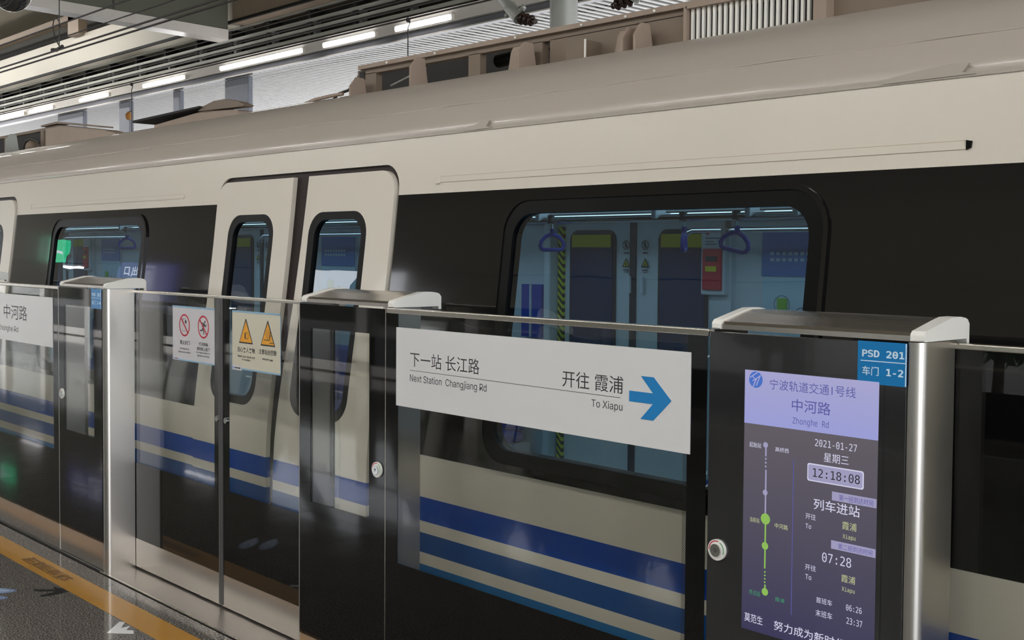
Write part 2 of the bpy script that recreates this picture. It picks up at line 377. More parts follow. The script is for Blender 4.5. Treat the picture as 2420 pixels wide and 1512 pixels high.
MB().box(-55, 0, 11.06, 11.42, 5.29, 5.31, 'beige').box(-55, 0, 11.30, 11.36, 5.32, 5.38, 'beige').build('trim_3', struct=True)
# far lamps on the white fascia
for i, (x0, x1) in enumerate([(-34.6, -33.2), (-32.2, -30.3), (-29.8, -28.4), (-26.7, -25.2), (-23.4, -21.6), (-20.1, -17.3), (-16.6, -15.2), (-14.6, -13.3)]):
    t = thing('linear_lamp', 'white linear lamp on the pale fascia, %s' % ['left of all those in view', 'leftmost in view', 'second from the left', 'third from the left', 'fourth from the left', 'widest of the row', 'right of the widest', 'rightmost of the row'][i], 'lamp', ((x0+x1)/2, 10.95, 5.1), 'linear lamps along the fascia')
    MB().box(x0-.05, x1+.05, 10.93, 10.98, 5.10, 5.19, 'fascia').build('lamp_housing', t)
    h = .035; poly = []
    for k in range(9): aa = -math.pi/2+math.pi*k/8; poly.append((x1-h+h*math.cos(aa), 5.145+h*math.sin(aa)))
    for k in range(9): aa = math.pi/2+math.pi*k/8; poly.append((x0+h+h*math.cos(aa), 5.145+h*math.sin(aa)))
    MB().prism(poly, 'y', 10.90, 10.93, 'lamp2').build('diffuser', t)
M['reflectgrey'] = pbr('blue_grey_reflection', rgb(138, 142, 154), .4)
for i, (x0, x1, lb_) in enumerate(((-28.6, -27.05, 'broad blue grey slab for a reflection above the left roof box'), (-25.1, -24.55, 'narrow blue grey slab for a reflection beside the orange weight'), (-22.5, -22.2, 'slim blue grey slab for a reflection above the raised roof hatch'), (-20.35, -19.45, 'blue grey slab for a reflection right of the raised roof hatch'))):  # reflection bands on the soffit, built as thin slabs
    t = thing('reflection_slab', lb_+', under the corrugated soffit', 'reflection slab', ((x0+x1)/2, 11.3, 0), 'reflection bands built as slabs')
    MB().box(x0, x1, 11.14, 11.24, 0, 4.965, 'reflectgrey').build('band_slab', t, bevel=.02); MB().box(x0-.04, x1+.04, 11.1, 11.28, 0, .2, 'reflectgrey').build('base', t)
# cable ladder: four rails and their cleats
t = thing('cable_ladder', 'long grey cable rails with dark cleats above the pale fascia', 'cable tray', (-21, 11.2, 5.3))
for z, h in ((5.885, .03), (5.69, .055), (5.545, .06), (5.40, .065)):
    MB().box(-45, -6, 11.10, 11.16, z-h/2, z+h/2, 'railgrey').build('rail', t, bevel=.01)
for k in range(24):
    x = -39.2+k*1.365
    MB().box(x-.05, x+.05, 11.12, 11.40, 5.33, 5.92, 'dark').build('cleat', t)
    for z in (5.60, 5.45): MB().box(x+.10, x+.20, 11.14, 11.24, z, z+.06, 'galv').build('clamp', t)
for z in (5.60, 5.48, 5.47, 5.78): MB().tube([(-45, 11.08, z), (-6, 11.08, z+.004)], .012, 'wire', 6).build('cable', t)
# long beams and cross beam
MB().box(-55, -19.7, 10.85, 11.40, 5.90, 6.62, 'beamcream').build('trim_4', struct=True)
MB().box(-19.5, 0, 10.85, 11.40, 5.90, 7.4, 'beige').build('trim_5', struct=True)
MB().box(-55, 0, 10.80, 10.85, 5.90, 5.95, 'dark').build('trim_6', struct=True)
cb = MB(); cb.prism([(1.6, 6.0), (10.8, 5.80), (10.8, 7.4), (1.6, 7.4)], 'x', -19.9, -19.6, 'olive'); cb.build('trim_7', struct=True)
tag(MB().prism([(1.6, 5.86), (10.8, 5.60), (10.8, 5.79), (1.6, 5.99)], 'x', -19.95, -19.58, 'fascia').build('beam_edge', None, (-19.8, 6, 5.6)), 'bright white metal edge along the bottom of the olive cross beam', 'beam')
MB().box(-19.597, -19.58, 8.6, 8.63, 5.86, 7.4, 'darkgrey').build('trim_8', struct=True)
tag(MB().box(-55, -26.2, 10.7, 10.9, 6.93, 7.09, 'beige').box(-26.83, -26.23, 10.7, 10.9, 6.60, 7.09, 'beige').box(-26.83, -26.7, 8, 10.9, 7.1, 7.3, 'beige').build('steel_frame', None, (-30, 10.8, 6.6)), 'beige steel frame with a short post, behind the wires at upper left', 'frame')
# ================================================================ ADDED PLATFORM LAMPS, SIGNS, THINGS BEHIND THE CAMERA
def added_lamp(x, y, z, lab, L=1.5):  # unseen lamps added to light the platform and train side
    t = thing('offframe_ceiling_lamp', lab, 'lamp', (x, y, z), 'linear lamps added over the platform')
    MB().box(x-L/2, x+L/2, y-.09, y+.09, z, z+.06, 'white').build('lamp_housing', t)
    MB().box(x-L/2+.02, x+L/2-.02, y-.07, y+.07, z-.03, z, 'lamp').build('diffuser', t)
for r, y in enumerate((-3.0, -.4)):
    for k in range(9):
        added_lamp(-18+k*3.0, y, 5.16, 'unseen white lamp added over the platform in the %s row, behind the camera' % ('rear', 'front')[r])
for k in range(5):  # unseen lamps added to brighten the far beam and train roof
    x = -48.0+k*5.5; t = thing('offframe_ceiling_lamp', 'unseen lamp added under the high roof over the far track, %s from the far end' % ('first', 'second', 'third', 'fourth', 'last')[k], 'lamp', (x, 8.4, 7.3))
    MB().box(x-2.4, x+2.4, 8.3, 8.5, 7.3, 7.4, 'white').build('lamp_housing', t); MB().box(x-2.35, x+2.35, 8.34, 8.46, 7.26, 7.3, 'lamp').build('diffuser', t)
# opposite platform edge screen, barrier and trees (seen in the glass; left trees added against sky light)
t = thing('opposite_platform_screen', 'low glass platform screen along the opposite platform edge, seen mirrored', 'screen', (-20, -4.2, 0))
MB().box(-50, 10, -4.24, -4.18, .02, .16, 'steelh').build('kick_plate', t)
MB().box(-50, 10, -4.23, -4.21, .16, .55, 'frit').build('lower_panel', t)
MB().box(-50, 10, -4.24, -4.18, 1.46, 1.50, 'steelrail').build('top_rail', t)
for k in range(26):
    x = -50+k*2.3; MB().box(x, x+.25, -4.30, -4.14, 0.0, 1.52, 'steel').build('post', t)
MB().box(-50, 10, -4.225, -4.215, .55, 1.46, 'pglass').build('glass_pane', t)
ba = link('wall_barrier', None, None, (0, -9.6, -1.12)); ba['kind'] = 'structure'
for k in range(22):
    x = -58+k*2.1; MB().box(x, x+2.04, -9.65, -9.6, -1.12, 2.3, 'concrete').build('barrier_panel', ba)
MB().box(-58, -11.8, -9.68, -9.58, 2.3, 2.36, 'fascia').build('coping', ba)
bm_ = MB()
for i in range(9000):
    u = random.random()*2*math.pi; v = math.acos(2*random.random()-1); rr = 1.9*(random.random()**.35)
    c = Vector((rr*math.sin(v)*math.cos(u), rr*math.sin(v)*math.sin(u)*.8, 2.6+1.6*rr/1.9*math.cos(v)*1.25))
    q = Vector((random.gauss(0, 1), random.gauss(0, 1), random.gauss(0, 1))).normalized(); w = q.orthogonal().normalized()*.11; q = q*.07
    bm_.add([c-w, c-q, c+w, c+q], [(0, 1, 2, 3)], 'leaf')
fol = None
for i, x in enumerate([-17.2+4.3*k for k in range(9)]+[-21.5, -33.4, -37.4, -41.4, -45.6, -49.8, -54, -58.5]):  # second list added, and all stretched tall, to block sky light
    t = thing('tree', 'dense green tree beyond the opposite track, mirrored only, row extended to hide sky', 'tree', (x, -13.2, -1.12), 'trees beyond the opposite track')
    MB().tube([(x, -13.2, -1.12), (x+.1, -13.2, 1.6)], .11, 'bark', 8, r1=.06).build('trunk', t)
    if fol is None: bm_.norecalc = True; fo = bm_.build('foliage', None, (0, 0, 0)); fol = fo.data; fo.parent = t; fo['kind'] = 'stuff'
    else: fo = bpy.data.objects.new('foliage', fol); COL.objects.link(fo); fo.parent = t; fo['kind'] = 'stuff'
    fo.location = (0, 0, 0); fo.scale = (1.08, 1.1, 1.5+.12*(i % 3))
# hanging exit signs (they show mirrored in the far train window)
t = thing('exit_sign', 'green lit running man exit sign, mirrored in the far train window', 'sign', (-27.7, -4.4, 3.0))
MB().box(-27.9, -27.0, -4.44, -4.38, 3.28, 3.64, 'exitgreen').build('panel', t)
MB().box(-27.75, -27.60, -4.37, -4.365, 3.34, 3.58, 'litwhite').box(-27.5, -27.15, -4.37, -4.365, 3.44, 3.48, 'litwhite').build('pictogram', t)
MB().tube([(-27.7, -4.41, 3.64), (-27.7, -4.41, 7.4)], .015, 'galv', 6).build('hanger', t)
t = thing('way_out_sign', 'blue way out sign with white lettering, mirrored in the far train window', 'sign', (-22.4, -4.4, 2.95))
def wo(p): return (-p[0], -4.37, p[1])
MB().box(-23.9, -21.3, -4.44, -4.38, 2.78, 3.30, 'exitblue').build('panel', t)
lettering('出口', 22.88, 23.62, 3.02, 3.22, 0, 'litwhite', t, off=.02, floor=wo)
lettering('Exit', 23.1, 23.5, 2.86, 2.96, 0, 'litwhite', t, floor=wo)
g = MB()
for x0, x1, z0, z1 in ((-22.75, -22.71, 2.84, 3.24), (-22.24, -22.20, 2.84, 3.24), (-22.75, -22.20, 2.84, 2.87), (-22.75, -22.20, 3.21, 3.24)): g.box(x0, x1, -4.374, -4.368, z0, z1, 'litwhite')
g.build('arrow_frame', t)
g = MB()
g.prism([(-22.62, 2.95), (-22.56, 2.95), (-22.56, 3.10), (-22.44, 3.16), (-22.34, 3.10), (-22.34, 3.02), (-22.29, 3.02), (-22.37, 2.92), (-22.45, 3.02), (-22.40, 3.02), (-22.40, 3.08), (-22.45, 3.11), (-22.50, 3.06), (-22.50, 2.95)], 'y', -4.374, -4.368, 'litwhite'); g.build('arrow', t)
MB().tube([(-22.6, -4.41, 3.30), (-22.6, -4.41, 7.4)], .015, 'galv', 6).build('hanger', t)
for i, (x, y, z) in enumerate([(-33, -7, 3.75), (-27.5, -7, 3.75), (-25, -7.6, 3.6)]):
    t = thing('offframe_ceiling_lamp', 'short tube lamp over the opposite track, %s of three, mirrored in the far window' % ('leftmost', 'middle', 'rightmost')[i], 'lamp', (x, y, z))
    MB().box(x-.7, x+.7, y-.05, y+.05, z, z+.05, 'white').build('lamp_housing', t); MB().box(x-.65, x+.65, y-.05, y+.05, z-.05, z, 'lamp2').build('diffuser', t)
    MB().tube([(x, y, z+.05), (x, y, 7.4)], .012, 'galv', 6).build('hanger', t)

# ================================================================ TRAIN
KN = [(-.9, 3.02), (-.5, 2.96), (0, 2.930), (.35, 2.921), (.63, 2.919), (.77, 2.920), (.9, 2.930), (1.0, 2.941), (1.1, 2.954), (1.3, 2.983), (1.48, 3.010), (1.73, 3.041), (1.94, 3.064), (2.07, 3.077), (2.2, 3.091), (2.4, 3.11)]
def py(z):
    for (z0, y0), (z1, y1) in zip(KN, KN[1:]):
        if z <= z1: return y0+(y1-y0)*(z-z0)/(z1-z0)
    return KN[-1][1]
ZS = [-.9, -.5, 0, .35, .431, .48, .561, .609, .707, .80, .876, .94, 1.0, 1.05, 1.1, 1.2, 1.3, 1.4, 1.48, 1.55, 1.64, 1.73, 1.8, 1.87, 1.948, 2.0, 2.07, 2.14, 2.199]
def rr(x0, x1, z0, z1, r, n=7, bot=True, top=True):
    P = []
    for cx, cz, a0, on in ((x1-r, z1-r, 0, top), (x0+r, z1-r, 90, top), (x0+r, z0+r, 180, bot), (x1-r, z0+r, 270, bot)):
        if on:
            for k in range(n+1): q = math.radians(a0+90*k/n); P.append((cx+r*math.cos(q), cz+r*math.sin(q)))
        else: P.append({180: (x0, z0), 270: (x1, z0), 0: (x1, z1), 90: (x0, z1)}[a0])
    return P
def inside(p, poly):
    c = False; n = len(poly); x, y = p
    for i in range(n):
        x0, y0 = poly[i]; x1, y1 = poly[i-1]
        if (y0 > y) != (y1 > y) and x < (x1-x0)*(y-y0)/(y1-y0)+x0: c = not c
    return c
def skin(name, outer, holes, matf, parent, yo=0, th=.03, f=py, origin=None):
    V = []; Eg = []
    for lp in [outer]+holes:
        b0 = len(V); V += [Vector(q) for q in lp]; Eg += [(b0+i, b0+(i+1) % len(lp)) for i in range(len(lp))]
    x0 = min(q[0] for q in outer); x1 = max(q[0] for q in outer); z0 = min(q[1] for q in outer); z1 = max(q[1] for q in outer)
    for z in ZS:
        if z0+1e-4 < z < z1-1e-4: V += [Vector((x0, z)), Vector((x1, z))]; Eg.append((len(V)-2, len(V)-1))
    vs, es, fs, _, _, _ = delaunay_2d_cdt(V, Eg, [], 0, 1e-5)
    keep = []
    for fc in fs:
        c = sum((vs[i] for i in fc), Vector((0, 0)))/len(fc)
        if inside(c, outer) and not any(inside(c, h) for h in holes): keep.append((fc, c))
    b = MB(); b.norecalc = True
    pos = [(v.x, f(v.y)+yo, v.y) for v in vs]
    mats = {}
    for fc, c in keep: mats.setdefault(matf(c), []).append(fc)
    k = len(pos); b.v = list(pos); 
    cnt = {}
    for m, L in mats.items():
        for fc in L:
            q = [vs[i] for i in fc]; ar = sum(q[i-1].x*q[i].y-q[i].x*q[i-1].y for i in range(len(q)))
            fc2 = tuple(fc) if ar > 0 else tuple(reversed(fc))
            b.f.append(fc2); b.m.append(b.mi(m)); b.sm.append(True)
            for i in range(len(fc2)):
                e = (fc2[i-1], fc2[i]); cnt[e] = m
    for (i, j), m in list(cnt.items()):
        if (j, i) not in cnt:
            p, q = pos[i], pos[j]
            b.add([p, q, (q[0], q[1]+th, q[2]), (p[0], p[1]+th, p[2])], [(0, 3, 2, 1)], m)
    return b.build(name, parent, origin)
TX0, TX1 = -17.6, 4.6
train = thing('metro_train', 'cream metro train with black window band and blue stripes behind the glass screen', 'train', (-6.0, 4.36, 0))
ZS2 = ZS
doors = [-4.870+4.56*k for k in (-2, -1, 0, 1)]
wins = [-2.650+4.56*k for k in (-3, -2, -1, 0, 1)]
DX = .800
def bodymat(c):
    z = c.y
    if z > 1.948: return 'cream'
    if z > .876: return 'blackpaint'
    if z > .707: return 'cream'
    if z > .609: return 'blue1'
    if z > .561: return 'cream'
    if z > .48: return 'blue2'
    if z > .431: return 'cream'
    if z > .35: return 'blue3'
    return 'rubber'
def doormat(c): return 'cream' if c.y > .876 else bodymat(c)
holes = []
for d in doors: holes.append(rr(d-DX, d+DX-.002, .02, 2.085, .11, bot=False))
for w in wins: holes.append(rr(w-.715, w+.715, .905, 1.905, .13))
skin('side_wall', [(TX0, -.9), (TX1, -.9), (TX1, 2.199), (TX0, 2.199)], [[(q[0], q[1]) for q in h] for h in holes], bodymat, train, 0, .06)
for d in doors:
    # dark surround behind the leaves, leaves, glass
    skin('door_seal', rr(d-DX, d+DX, .02, 2.085, .11, bot=False), [rr(d-.745, d-.07, .9, 1.9, .1), rr(d+.07, d+.745, .9, 1.9, .1)], lambda c: 'seal', train, .012, .03)
    for s in (-1, 1):
        x0, x1 = (d-DX+.012, d-.047) if s < 0 else (d-.010, d+DX-.018)
        out = rr(x0, x1, .03, 2.060, .10, bot=False)
        if s < 0: out = [q for q in out if not (q[0] > x1-.1 and q[1] > 1.95)]; out.insert(0, (x1, 2.060))
        else: out = [q for q in out if not (q[0] < x0+.1 and q[1] > 1.95)]; out.insert([i for i, q in enumerate(out) if q[0] < x0+.11][0], (x0, 2.060))
        w0, w1 = (d-.645, d-.190) if s < 0 else (d+.125, d+.600)
        leaf = skin('door_leaf', out, [rr(w0, w1, .935, 1.886, .11)], doormat, train, -.012, .03)
        skin('window_rubber', rr(w0, w1, .935, 1.886, .11), [rr(w0+.05, w1-.042, .975, 1.850, .085)], lambda c: 'rubber', leaf, -.010, .03)
        skin('door_glass', rr(w0+.03, w1-.03, .955, 1.868, .09), [], lambda c: 'tglass', leaf, .004, .0)
for w in wins:
    fr = skin('window_frame', rr(w-.715, w+.715, .905, 1.905, .13), [rr(w-.662, w+.662, .958, 1.852, .10)], lambda c: 'rubber', train, -.006, .05)
    skin('window_bead', rr(w-.728, w+.728, .892, 1.918, .14), [rr(w-.712, w+.712, .908, 1.902, .127)], lambda c: 'blackpaint', fr, -.010, .012)
    skin('window_glass', rr(w-.68, w+.68, .94, 1.87, .10), [], lambda c: 'tglass', train, .006, 0)
# roof
RP = [(3.096, 2.198), (3.093, 2.214), (3.108, 2.240), (3.140, 2.290), (3.158, 2.316), (3.165, 2.322), (3.215, 2.378), (3.28, 2.424), (3.38, 2.474), (3.48, 2.507), (3.6, 2.535), (3.8, 2.572), (4.1, 2.605), (4.36, 2.615)]
RP = RP+[(8.72-y, z) for y, z in reversed(RP[:-1])]
n = len(RP); b = MB()
b.add([(TX0, y, z) for y, z in RP]+[(TX1, y, z) for y, z in RP], [(i, i+1, n+i+1, n+i) for i in range(n-1)], 'roofshaded', True)
roof = b.build('roof', train)
def bead(pts, r, m, par, name): return MB().tube(pts, r, m, 6).build(name, par)
bead([(TX0+i*.2, 3.163+.001*math.sin(i*1.7), 2.321+.0015*math.sin(i*2.3)) for i in range(int((TX1-TX0)/.2)+1)], .0035, 'roofshaded', roof, 'weld_seam')
# roof edge lip (gutter) and the little peeled clips on it
MB().box(TX0, TX1, 3.086, 3.100, 2.192, 2.200, 'roofshaded').build('gutter_lip', roof)
for x0, x1 in ((-3.66, -3.50), (-1.78, -1.52)):
    MB().prism([(x0, 2.196), (x0+.03, 2.212), (x0+.09, 2.220), (x1-.05, 2.232), (x1, 2.228), (x1-.02, 2.206), (x1+.02, 2.198)], 'y', 3.083, 3.092, 'roofshaded').build('gutter_clip', roof)
# drip strips above windows
for k in (-3, -2, -1, 0, 1):
    x0, x1 = -3.804+4.56*k, -1.515+4.56*k; y = 3.068
    dz = .0115
    za, zb = 2.004-dz, 2.004+dz
    ds = MB().prism([(py(za)-.0018, za), (py(zb)-.0018, zb), (py(zb)+.01, zb), (py(za)+.01, za)], 'x', x0, x1, 'cream').build('drip_strip', train)
    MB().prism([(py(za)-.0006, za-.0018), (py(zb)-.0006, zb+.0018), (py(zb)+.01, zb), (py(za)+.01, za)], 'x', x0, x1, 'beige').build('strip_joint', ds)
    MB().prism([(x0-.01, 1.988), (x0+.012, 1.988), (x0+.012, 2.018), (x0-.01, 2.018)], 'y', y-.006, y+.02, 'cream').build('strip_end', train, bevel=.002)
    MB().prism([(x1, 1.990), (x1+.014, 1.996), (x1+.016, 2.014), (x1, 2.017)], 'y', y-.004, y+.02, 'rubber' if k == 0 else 'cream').build('strip_end_cap', train)
# interior
MB().box(TX0, TX1, 3.02, 5.7, -.06, 0.0, 'inceil').build('car_floor', train)
MB().box(TX0, TX1, 3.10, 5.62, 2.12, 2.15, 'inceil').build('car_ceiling', train)
MB().box(TX0, TX1, 3.12, 3.60, 1.93, 1.96, 'inceil').box(TX0, TX1, 5.10, 5.60, 1.955, 1.98, 'inceil').build('ceiling_cove', train)
for y in (3.85, 4.87): MB().box(TX0, TX1, y-.06, y+.06, 2.09, 2.118, 'carlamp').build('car_lamp', train)
MB().box(TX0, TX1, 3.115, 3.20, 2.0, 2.19, 'inwall').box(TX0, TX1, 5.62, 5.75, -.9, 2.35, 'inwall').build('far_wall', train)
MB().box(TX0-.05, TX0, 2.99, 5.7, -.9, 2.3, 'cream').box(TX1, TX1+.05, 2.99, 5.7, -.9, 2.3, 'cream').build('end_wall', train)
for d in doors:
    o = d-.03     # opposite doors sit straight across
    wl = 5.56
    MB().box(o-.72, o+.72, 5.585, 5.62, .0, 1.93, 'inwall').build('inner_door_panel', train)
    MB().box(o-.018-.05, o+.018-.035, 5.575, 5.60, 0, 1.90, 'indark').build('inner_door_seam', train)
    for x0, x1 in ((o-.60, o-.19), (o+.17, o+.555)):
        q = MB(); q.prism(rr(x0, x1, .9, 1.855, .07), 'y', 5.572, 5.60, 'indark'); wf = q.build('inner_window_frame', train)
        MB().prism(rr(x0+.02, x1-.02, .92, 1.835, .055), 'y', 5.566, 5.58, 'inglass').build('inner_window_glass', wf)
        MB().box(x0+.03, x1-.03, 5.560, 5.567, 1.742, 1.825, 'inyellow').build('notice', wf)
    for xx, m2 in ((o-.095, 0), (o+.065, 1)):
        g = MB(); g.ringy(xx, 1.757, 5.57, .024, .030, 'indark', n=24)
        g.flat([(xx-.02, 1.775), (xx-.015, 1.78), (xx+.02, 1.739), (xx+.015, 1.734)], 5.569, 'indark')
        g.flat([(xx-.006, 1.774), (xx+.006, 1.774), (xx+.010, 1.742), (xx-.010, 1.742)], 5.5685, 'indark')
        g.build('prohibition_sticker', train)
        g = MB(); g.flat([(xx-.034, 1.617), (xx+.034, 1.617), (xx, 1.677)], 5.571, 'indark'); g.flat([(xx-.022, 1.624), (xx+.022, 1.624), (xx, 1.664)], 5.569, 'inyellow')
        g.flat([(xx-.006, 1.628), (xx+.006, 1.628), (xx+.004, 1.645), (xx-.004, 1.645)], 5.568, 'indark'); g.build('warning_sticker', train)
        MB().box(xx-.024, xx+.024, 5.570, 5.572, 1.595, 1.602, 'indark').box(xx-.018, xx+.018, 5.570, 5.572, 1.583, 1.587, 'indark').box(xx-.02, xx+.02, 5.57, 5.572, 1.704, 1.712, 'indark').build('caption', train)
        hx = o-.062 if xx < o else o+.045
        MB().box(hx-.012, hx+.012, 5.555, 5.575, 1.45, 1.56, 'inwall').build('door_grip', train, bevel=.004)
    MB().box(o-.70, o-.655, 5.560, 5.585, .2, 1.88, 'hazard').build('hazard_strip', train)
    MB().box(o-.78, o-.72, 5.50, 5.62, 0, 1.93, 'inwall').build('draught_screen_post', train, bevel=.01)
    MB().box(o-1.06, o-.86, 5.56, 5.62, 1.12, 1.485, 'adnavy').box(o-.97, o-.955, 5.55, 5.56, 1.12, 1.485, 'inwall').build('advert', train)
    fp = MB().box(o+.525, o+.70, 5.545, 5.60, 1.46, 1.86, 'inwall').build('fire_panel', train, bevel=.01)
    MB().box(o+.545, o+.685, 5.53, 5.547, 1.49, 1.735, 'red').build('red_cover', fp, bevel=.006)
    MB().box(o+.575, o+.655, 5.524, 5.531, 1.60, 1.632, 'inyellow').box(o+.575, o+.655, 5.524, 5.531, 1.66, 1.69, 'indark').build('cover_mark', fp)
    MB().box(o+.56, o+.67, 5.542, 5.546, 1.795, 1.80, 'indark').box(o+.56, o+.62, 5.542, 5.546, 1.775, 1.779, 'indark').box(o+.56, o+.64, 5.542, 5.546, 1.76, 1.764, 'indark').build('caption', fp)
    MB().ringy(o+.575, 1.83, 5.543, 0.001, .014, 'red', n=16).build('emblem', fp)
    pp = MB().box(o+.93, o+1.42, 5.60, 5.625, 1.18, 1.86, 'adpale').build('poster', train)
    MB().box(o+.93, o+1.42, 5.592, 5.60, 1.58, 1.84, 'adblue').build('poster_top', pp)
    for r in range(4):
        for cc in range(8 if r < 3 else 4): MB().box(o+.99+cc*.04, o+1.015+cc*.04, 5.588, 5.592, 1.70-r*.035, 1.718-r*.035, 'adpale').build('poster_text', pp) if r < 2 else None
    MB().box(o+1.04, o+1.10, 5.588, 5.60, 1.38, 1.455, 'adgreen').build('poster_picture', pp)
    MB().ringy(o+1.20, 1.37, 5.59, .034, .038, 'indark', n=20).ringy(o+1.07, 1.42, 5.59, .05, .053, 'indark', n=20).build('poster_ring', pp)
    MB().box(o+1.04, o+1.11, 5.588, 5.60, 1.27, 1.33, 'adgreen').build('poster_picture', pp)
    # bench seat opposite
    MB().box(o+.90, o+3.55, 5.05, 5.56, .38, .46, 'seatblue').box(o+.90, o+3.55, 5.48, 5.58, .46, .92, 'seatblue').build('bench_seat', train, bevel=.03)
    MB().box(o+.86, o+3.6, 5.40, 5.56, 0, .38, 'inceil').build('seat_base', train)
# hand rails and strap handles
MB().tube([(TX0, 3.80, 1.856), (TX1, 3.80, 1.856)], .019, 'chrome', 10).tube([(TX0, 3.86, 1.876), (TX1, 3.86, 1.876)], .014, 'alu', 8).build('hand_rail', train)
for w in wins:
    x = w-1.46
    MB().tube([(x-.035, 5.1, 1.775), (x-.025, 5.1, 1.80), (x, 5.1, 1.822), (x+.03, 5.1, 1.832), (x+.8, 5.1, 1.832), (x+1.9, 5.1, 1.832)], .015, 'chrome', 8).build('hand_rail', train)
    MB().box(x+.24, x+.27, 5.07, 5.13, 1.80, 1.96, 'alu').build('rail_bracket', train, bevel=.005)
    for dx in (-1.26, -.18+.0, ):
        pass
    for bx in (-1.29, -.58, -.10, .12): MB().box(w+bx-.013, w+bx+.013, 3.77, 3.84, 1.85, 1.95, 'inwall').build('rail_bracket', train, bevel=.004)
    for sxx, rot in ((-1.218, 1.2), (-.437, 2.15), (-.168, .25)):
        cx = w+sxx; st = MB(); st.tube([(cx, 3.80, 1.835), (cx, 3.80, 1.812)], .009, 'chrome', 8); ca, sa = math.cos(rot), math.sin(rot)
        st.tube([(cx, 3.80, 1.877), (cx, 3.80, 1.84)], .022, 'alu', 10)
        strap = st.build('strap_handle', train)
        s2 = MB(); s2.tube([(cx, 3.80, 1.815), (cx, 3.80, 1.785)], .011, 'strapblue', 8); s2.build('strap_stem', strap)
        ring = [(-.012, 0), (-.034, -.010), (-.054, -.030), (-.060, -.052), (-.052, -.066), (-.040, -.070), (.040, -.070), (.052, -.066), (.060, -.052), (.054, -.030), (.034, -.010), (.012, 0), (-.012, 0)]
        s3 = MB(); tl = .22 if sxx > -.3 else 0.; s3.tube([(cx+(u*math.cos(tl)-v*math.sin(tl)*-1)*ca, 3.80+(u*math.cos(tl)+v*math.sin(tl))*sa, 1.787+v*math.cos(tl)-u*math.sin(tl)) for u, v in ring], .0095, 'strapblue', 8); s3.build('strap_ring', strap)
# roof equipment, right hand frame
RY = 3.75
t0 = MB()
def rb(name, x0, x1, z0, z1, m='dustybeige', y0=RY, y1=RY+.04): return MB().box(x0, x1, y0, y1, z0, z1, m).build(name, train)
rb('equipment_rail', -5.36, 3.5, 2.672, 2.700); rb('equipment_flange', -5.33, 3.5, 2.700, 2.722, 'dustybeige2', RY-.02, RY+.05)
rb('equipment_post', -5.37, -5.19, 2.50, 2.675); rb('equipment_post', -4.416, -4.329, 2.5, 2.675); rb('equipment_post', -3.996, -3.892, 2.5, 2.675)
rb('equipment_panel', -3.842, -3.04, 2.5, 2.675); rb('equipment_panel', -2.41, 3.5, 2.5, 2.675)
rb('equipment_hole', -5.34, -5.29, 2.645, 2.69, 'dark', RY-.004, RY)
MB().box(-5.78, 3.5, 4.1, 4.14, 2.5, 2.775, 'dark').build('equipment_back', train)
rb('grille_frame', -3.04, -3.025, 2.5, 2.70, 'dustybeige2', RY-.03, RY+.03); rb('grille_frame', -3.03, -2.42, 2.690, 2.700, 'dustybeige2', RY-.03, RY+.03)
for k in range(22): rb('grille_slat', -3.015+k*.0272, -3.003+k*.0272, 2.5, 2.692, 'white', RY-.012, RY)
rb('equipment_post', -2.420, -2.365, 2.5, 2.70, 'dustybeige2', RY-.05, RY+.02); rb('grille_back', -3.03, -2.42, 2.5, 2.69, 'dark', RY+.022, RY+.036)
for x in (-5.06, -4.65, -4.05, -3.62, -3.36, -3.2, -2.7): MB().sphere((x, RY-.025, 2.708), .007, 'white', 8).build('bolt', train)
def fin(x0, x1, z1, w=.10, m='dustybeige2'):
    MB().prism([(RY-.14, 2.50), (RY-.14, z1-.05), (RY-.10, z1), (RY-.05, z1), (RY-.02, 2.5)], 'x', x1-.012, x1, m).prism([(x0, 2.5), (x0+.03, z1-.02), (x0+.045, z1), (x1-.01, z1), (x1-.01, 2.5)], 'y', RY-.06, RY-.045, m).build('roof_bracket', train)
for x0, x1, z in ((-5.33, -5.23, 2.64), (-4.78, -4.70, 2.685), (-4.07, -3.91, 2.655), (-3.98, -3.90, 2.660), (-3.40, -3.27, 2.64), (-3.28, -3.20, 2.650)): fin(x0, x1, z)
jb = MB().box(-3.64, -3.52, RY-.10, RY, 2.5, 2.622, 'dustybeige').build('junction_box', train); MB().box(-3.524, -3.516, RY-.105, RY-.100, 2.5, 2.624, 'white').build('box_edge', jb)
MB().tube([(-4.32, 3.86, 2.645), (-4.12, 3.86, 2.655)], .032, 'rubber', 12).tube([(-4.12, 3.86, 2.655), (-3.95, 3.86, 2.66)], .010, 'brown', 8).build('pipe_coupling', train)
MB().tube([(-5.12, 3.80, 2.60), (-4.82, 3.80, 2.66)], .006, 'galv', 6).build('stay_rod', train)
MB().tube([(-5.55, 3.72, 2.56), (-5.50, 3.72, 2.585), (-5.44, 3.74, 2.60), (-5.38, 3.75, 2.63)], .008, 'wire', 6).build('cable', train)
MB().tube([(-5.75, 3.66, 2.545), (-5.65, 3.66, 2.56), (-5.55, 3.7, 2.575), (-5.46, 3.72, 2.58)], .010, 'dustybeige2', 6).build('cable', train)
# raised hatch with brown dome
hp = MB().prism([(-8.50, 2.665), (-7.45, 2.690), (-7.45, 2.702), (-8.50, 2.683)], 'y', 3.88, 4.15, 'dark').build('raised_plate', train)
MB().prism([(-8.22, 2.54), (-6.95, 2.54), (-6.98, 2.64), (-7.45, 2.672), (-8.22, 2.630)], 'y', 3.92, 4.10, 'dustybeige2').build('unit_casing', train, bevel=.02)
MB().prism([(-7.50, 2.672), (-7.42, 2.70), (-7.28, 2.722), (-7.12, 2.722), (-6.95, 2.690), (-6.86, 2.662), (-6.88, 2.652)], 'y', 3.90, 3.97, 'dustybeige').build('unit_cover', train, bevel=.015)
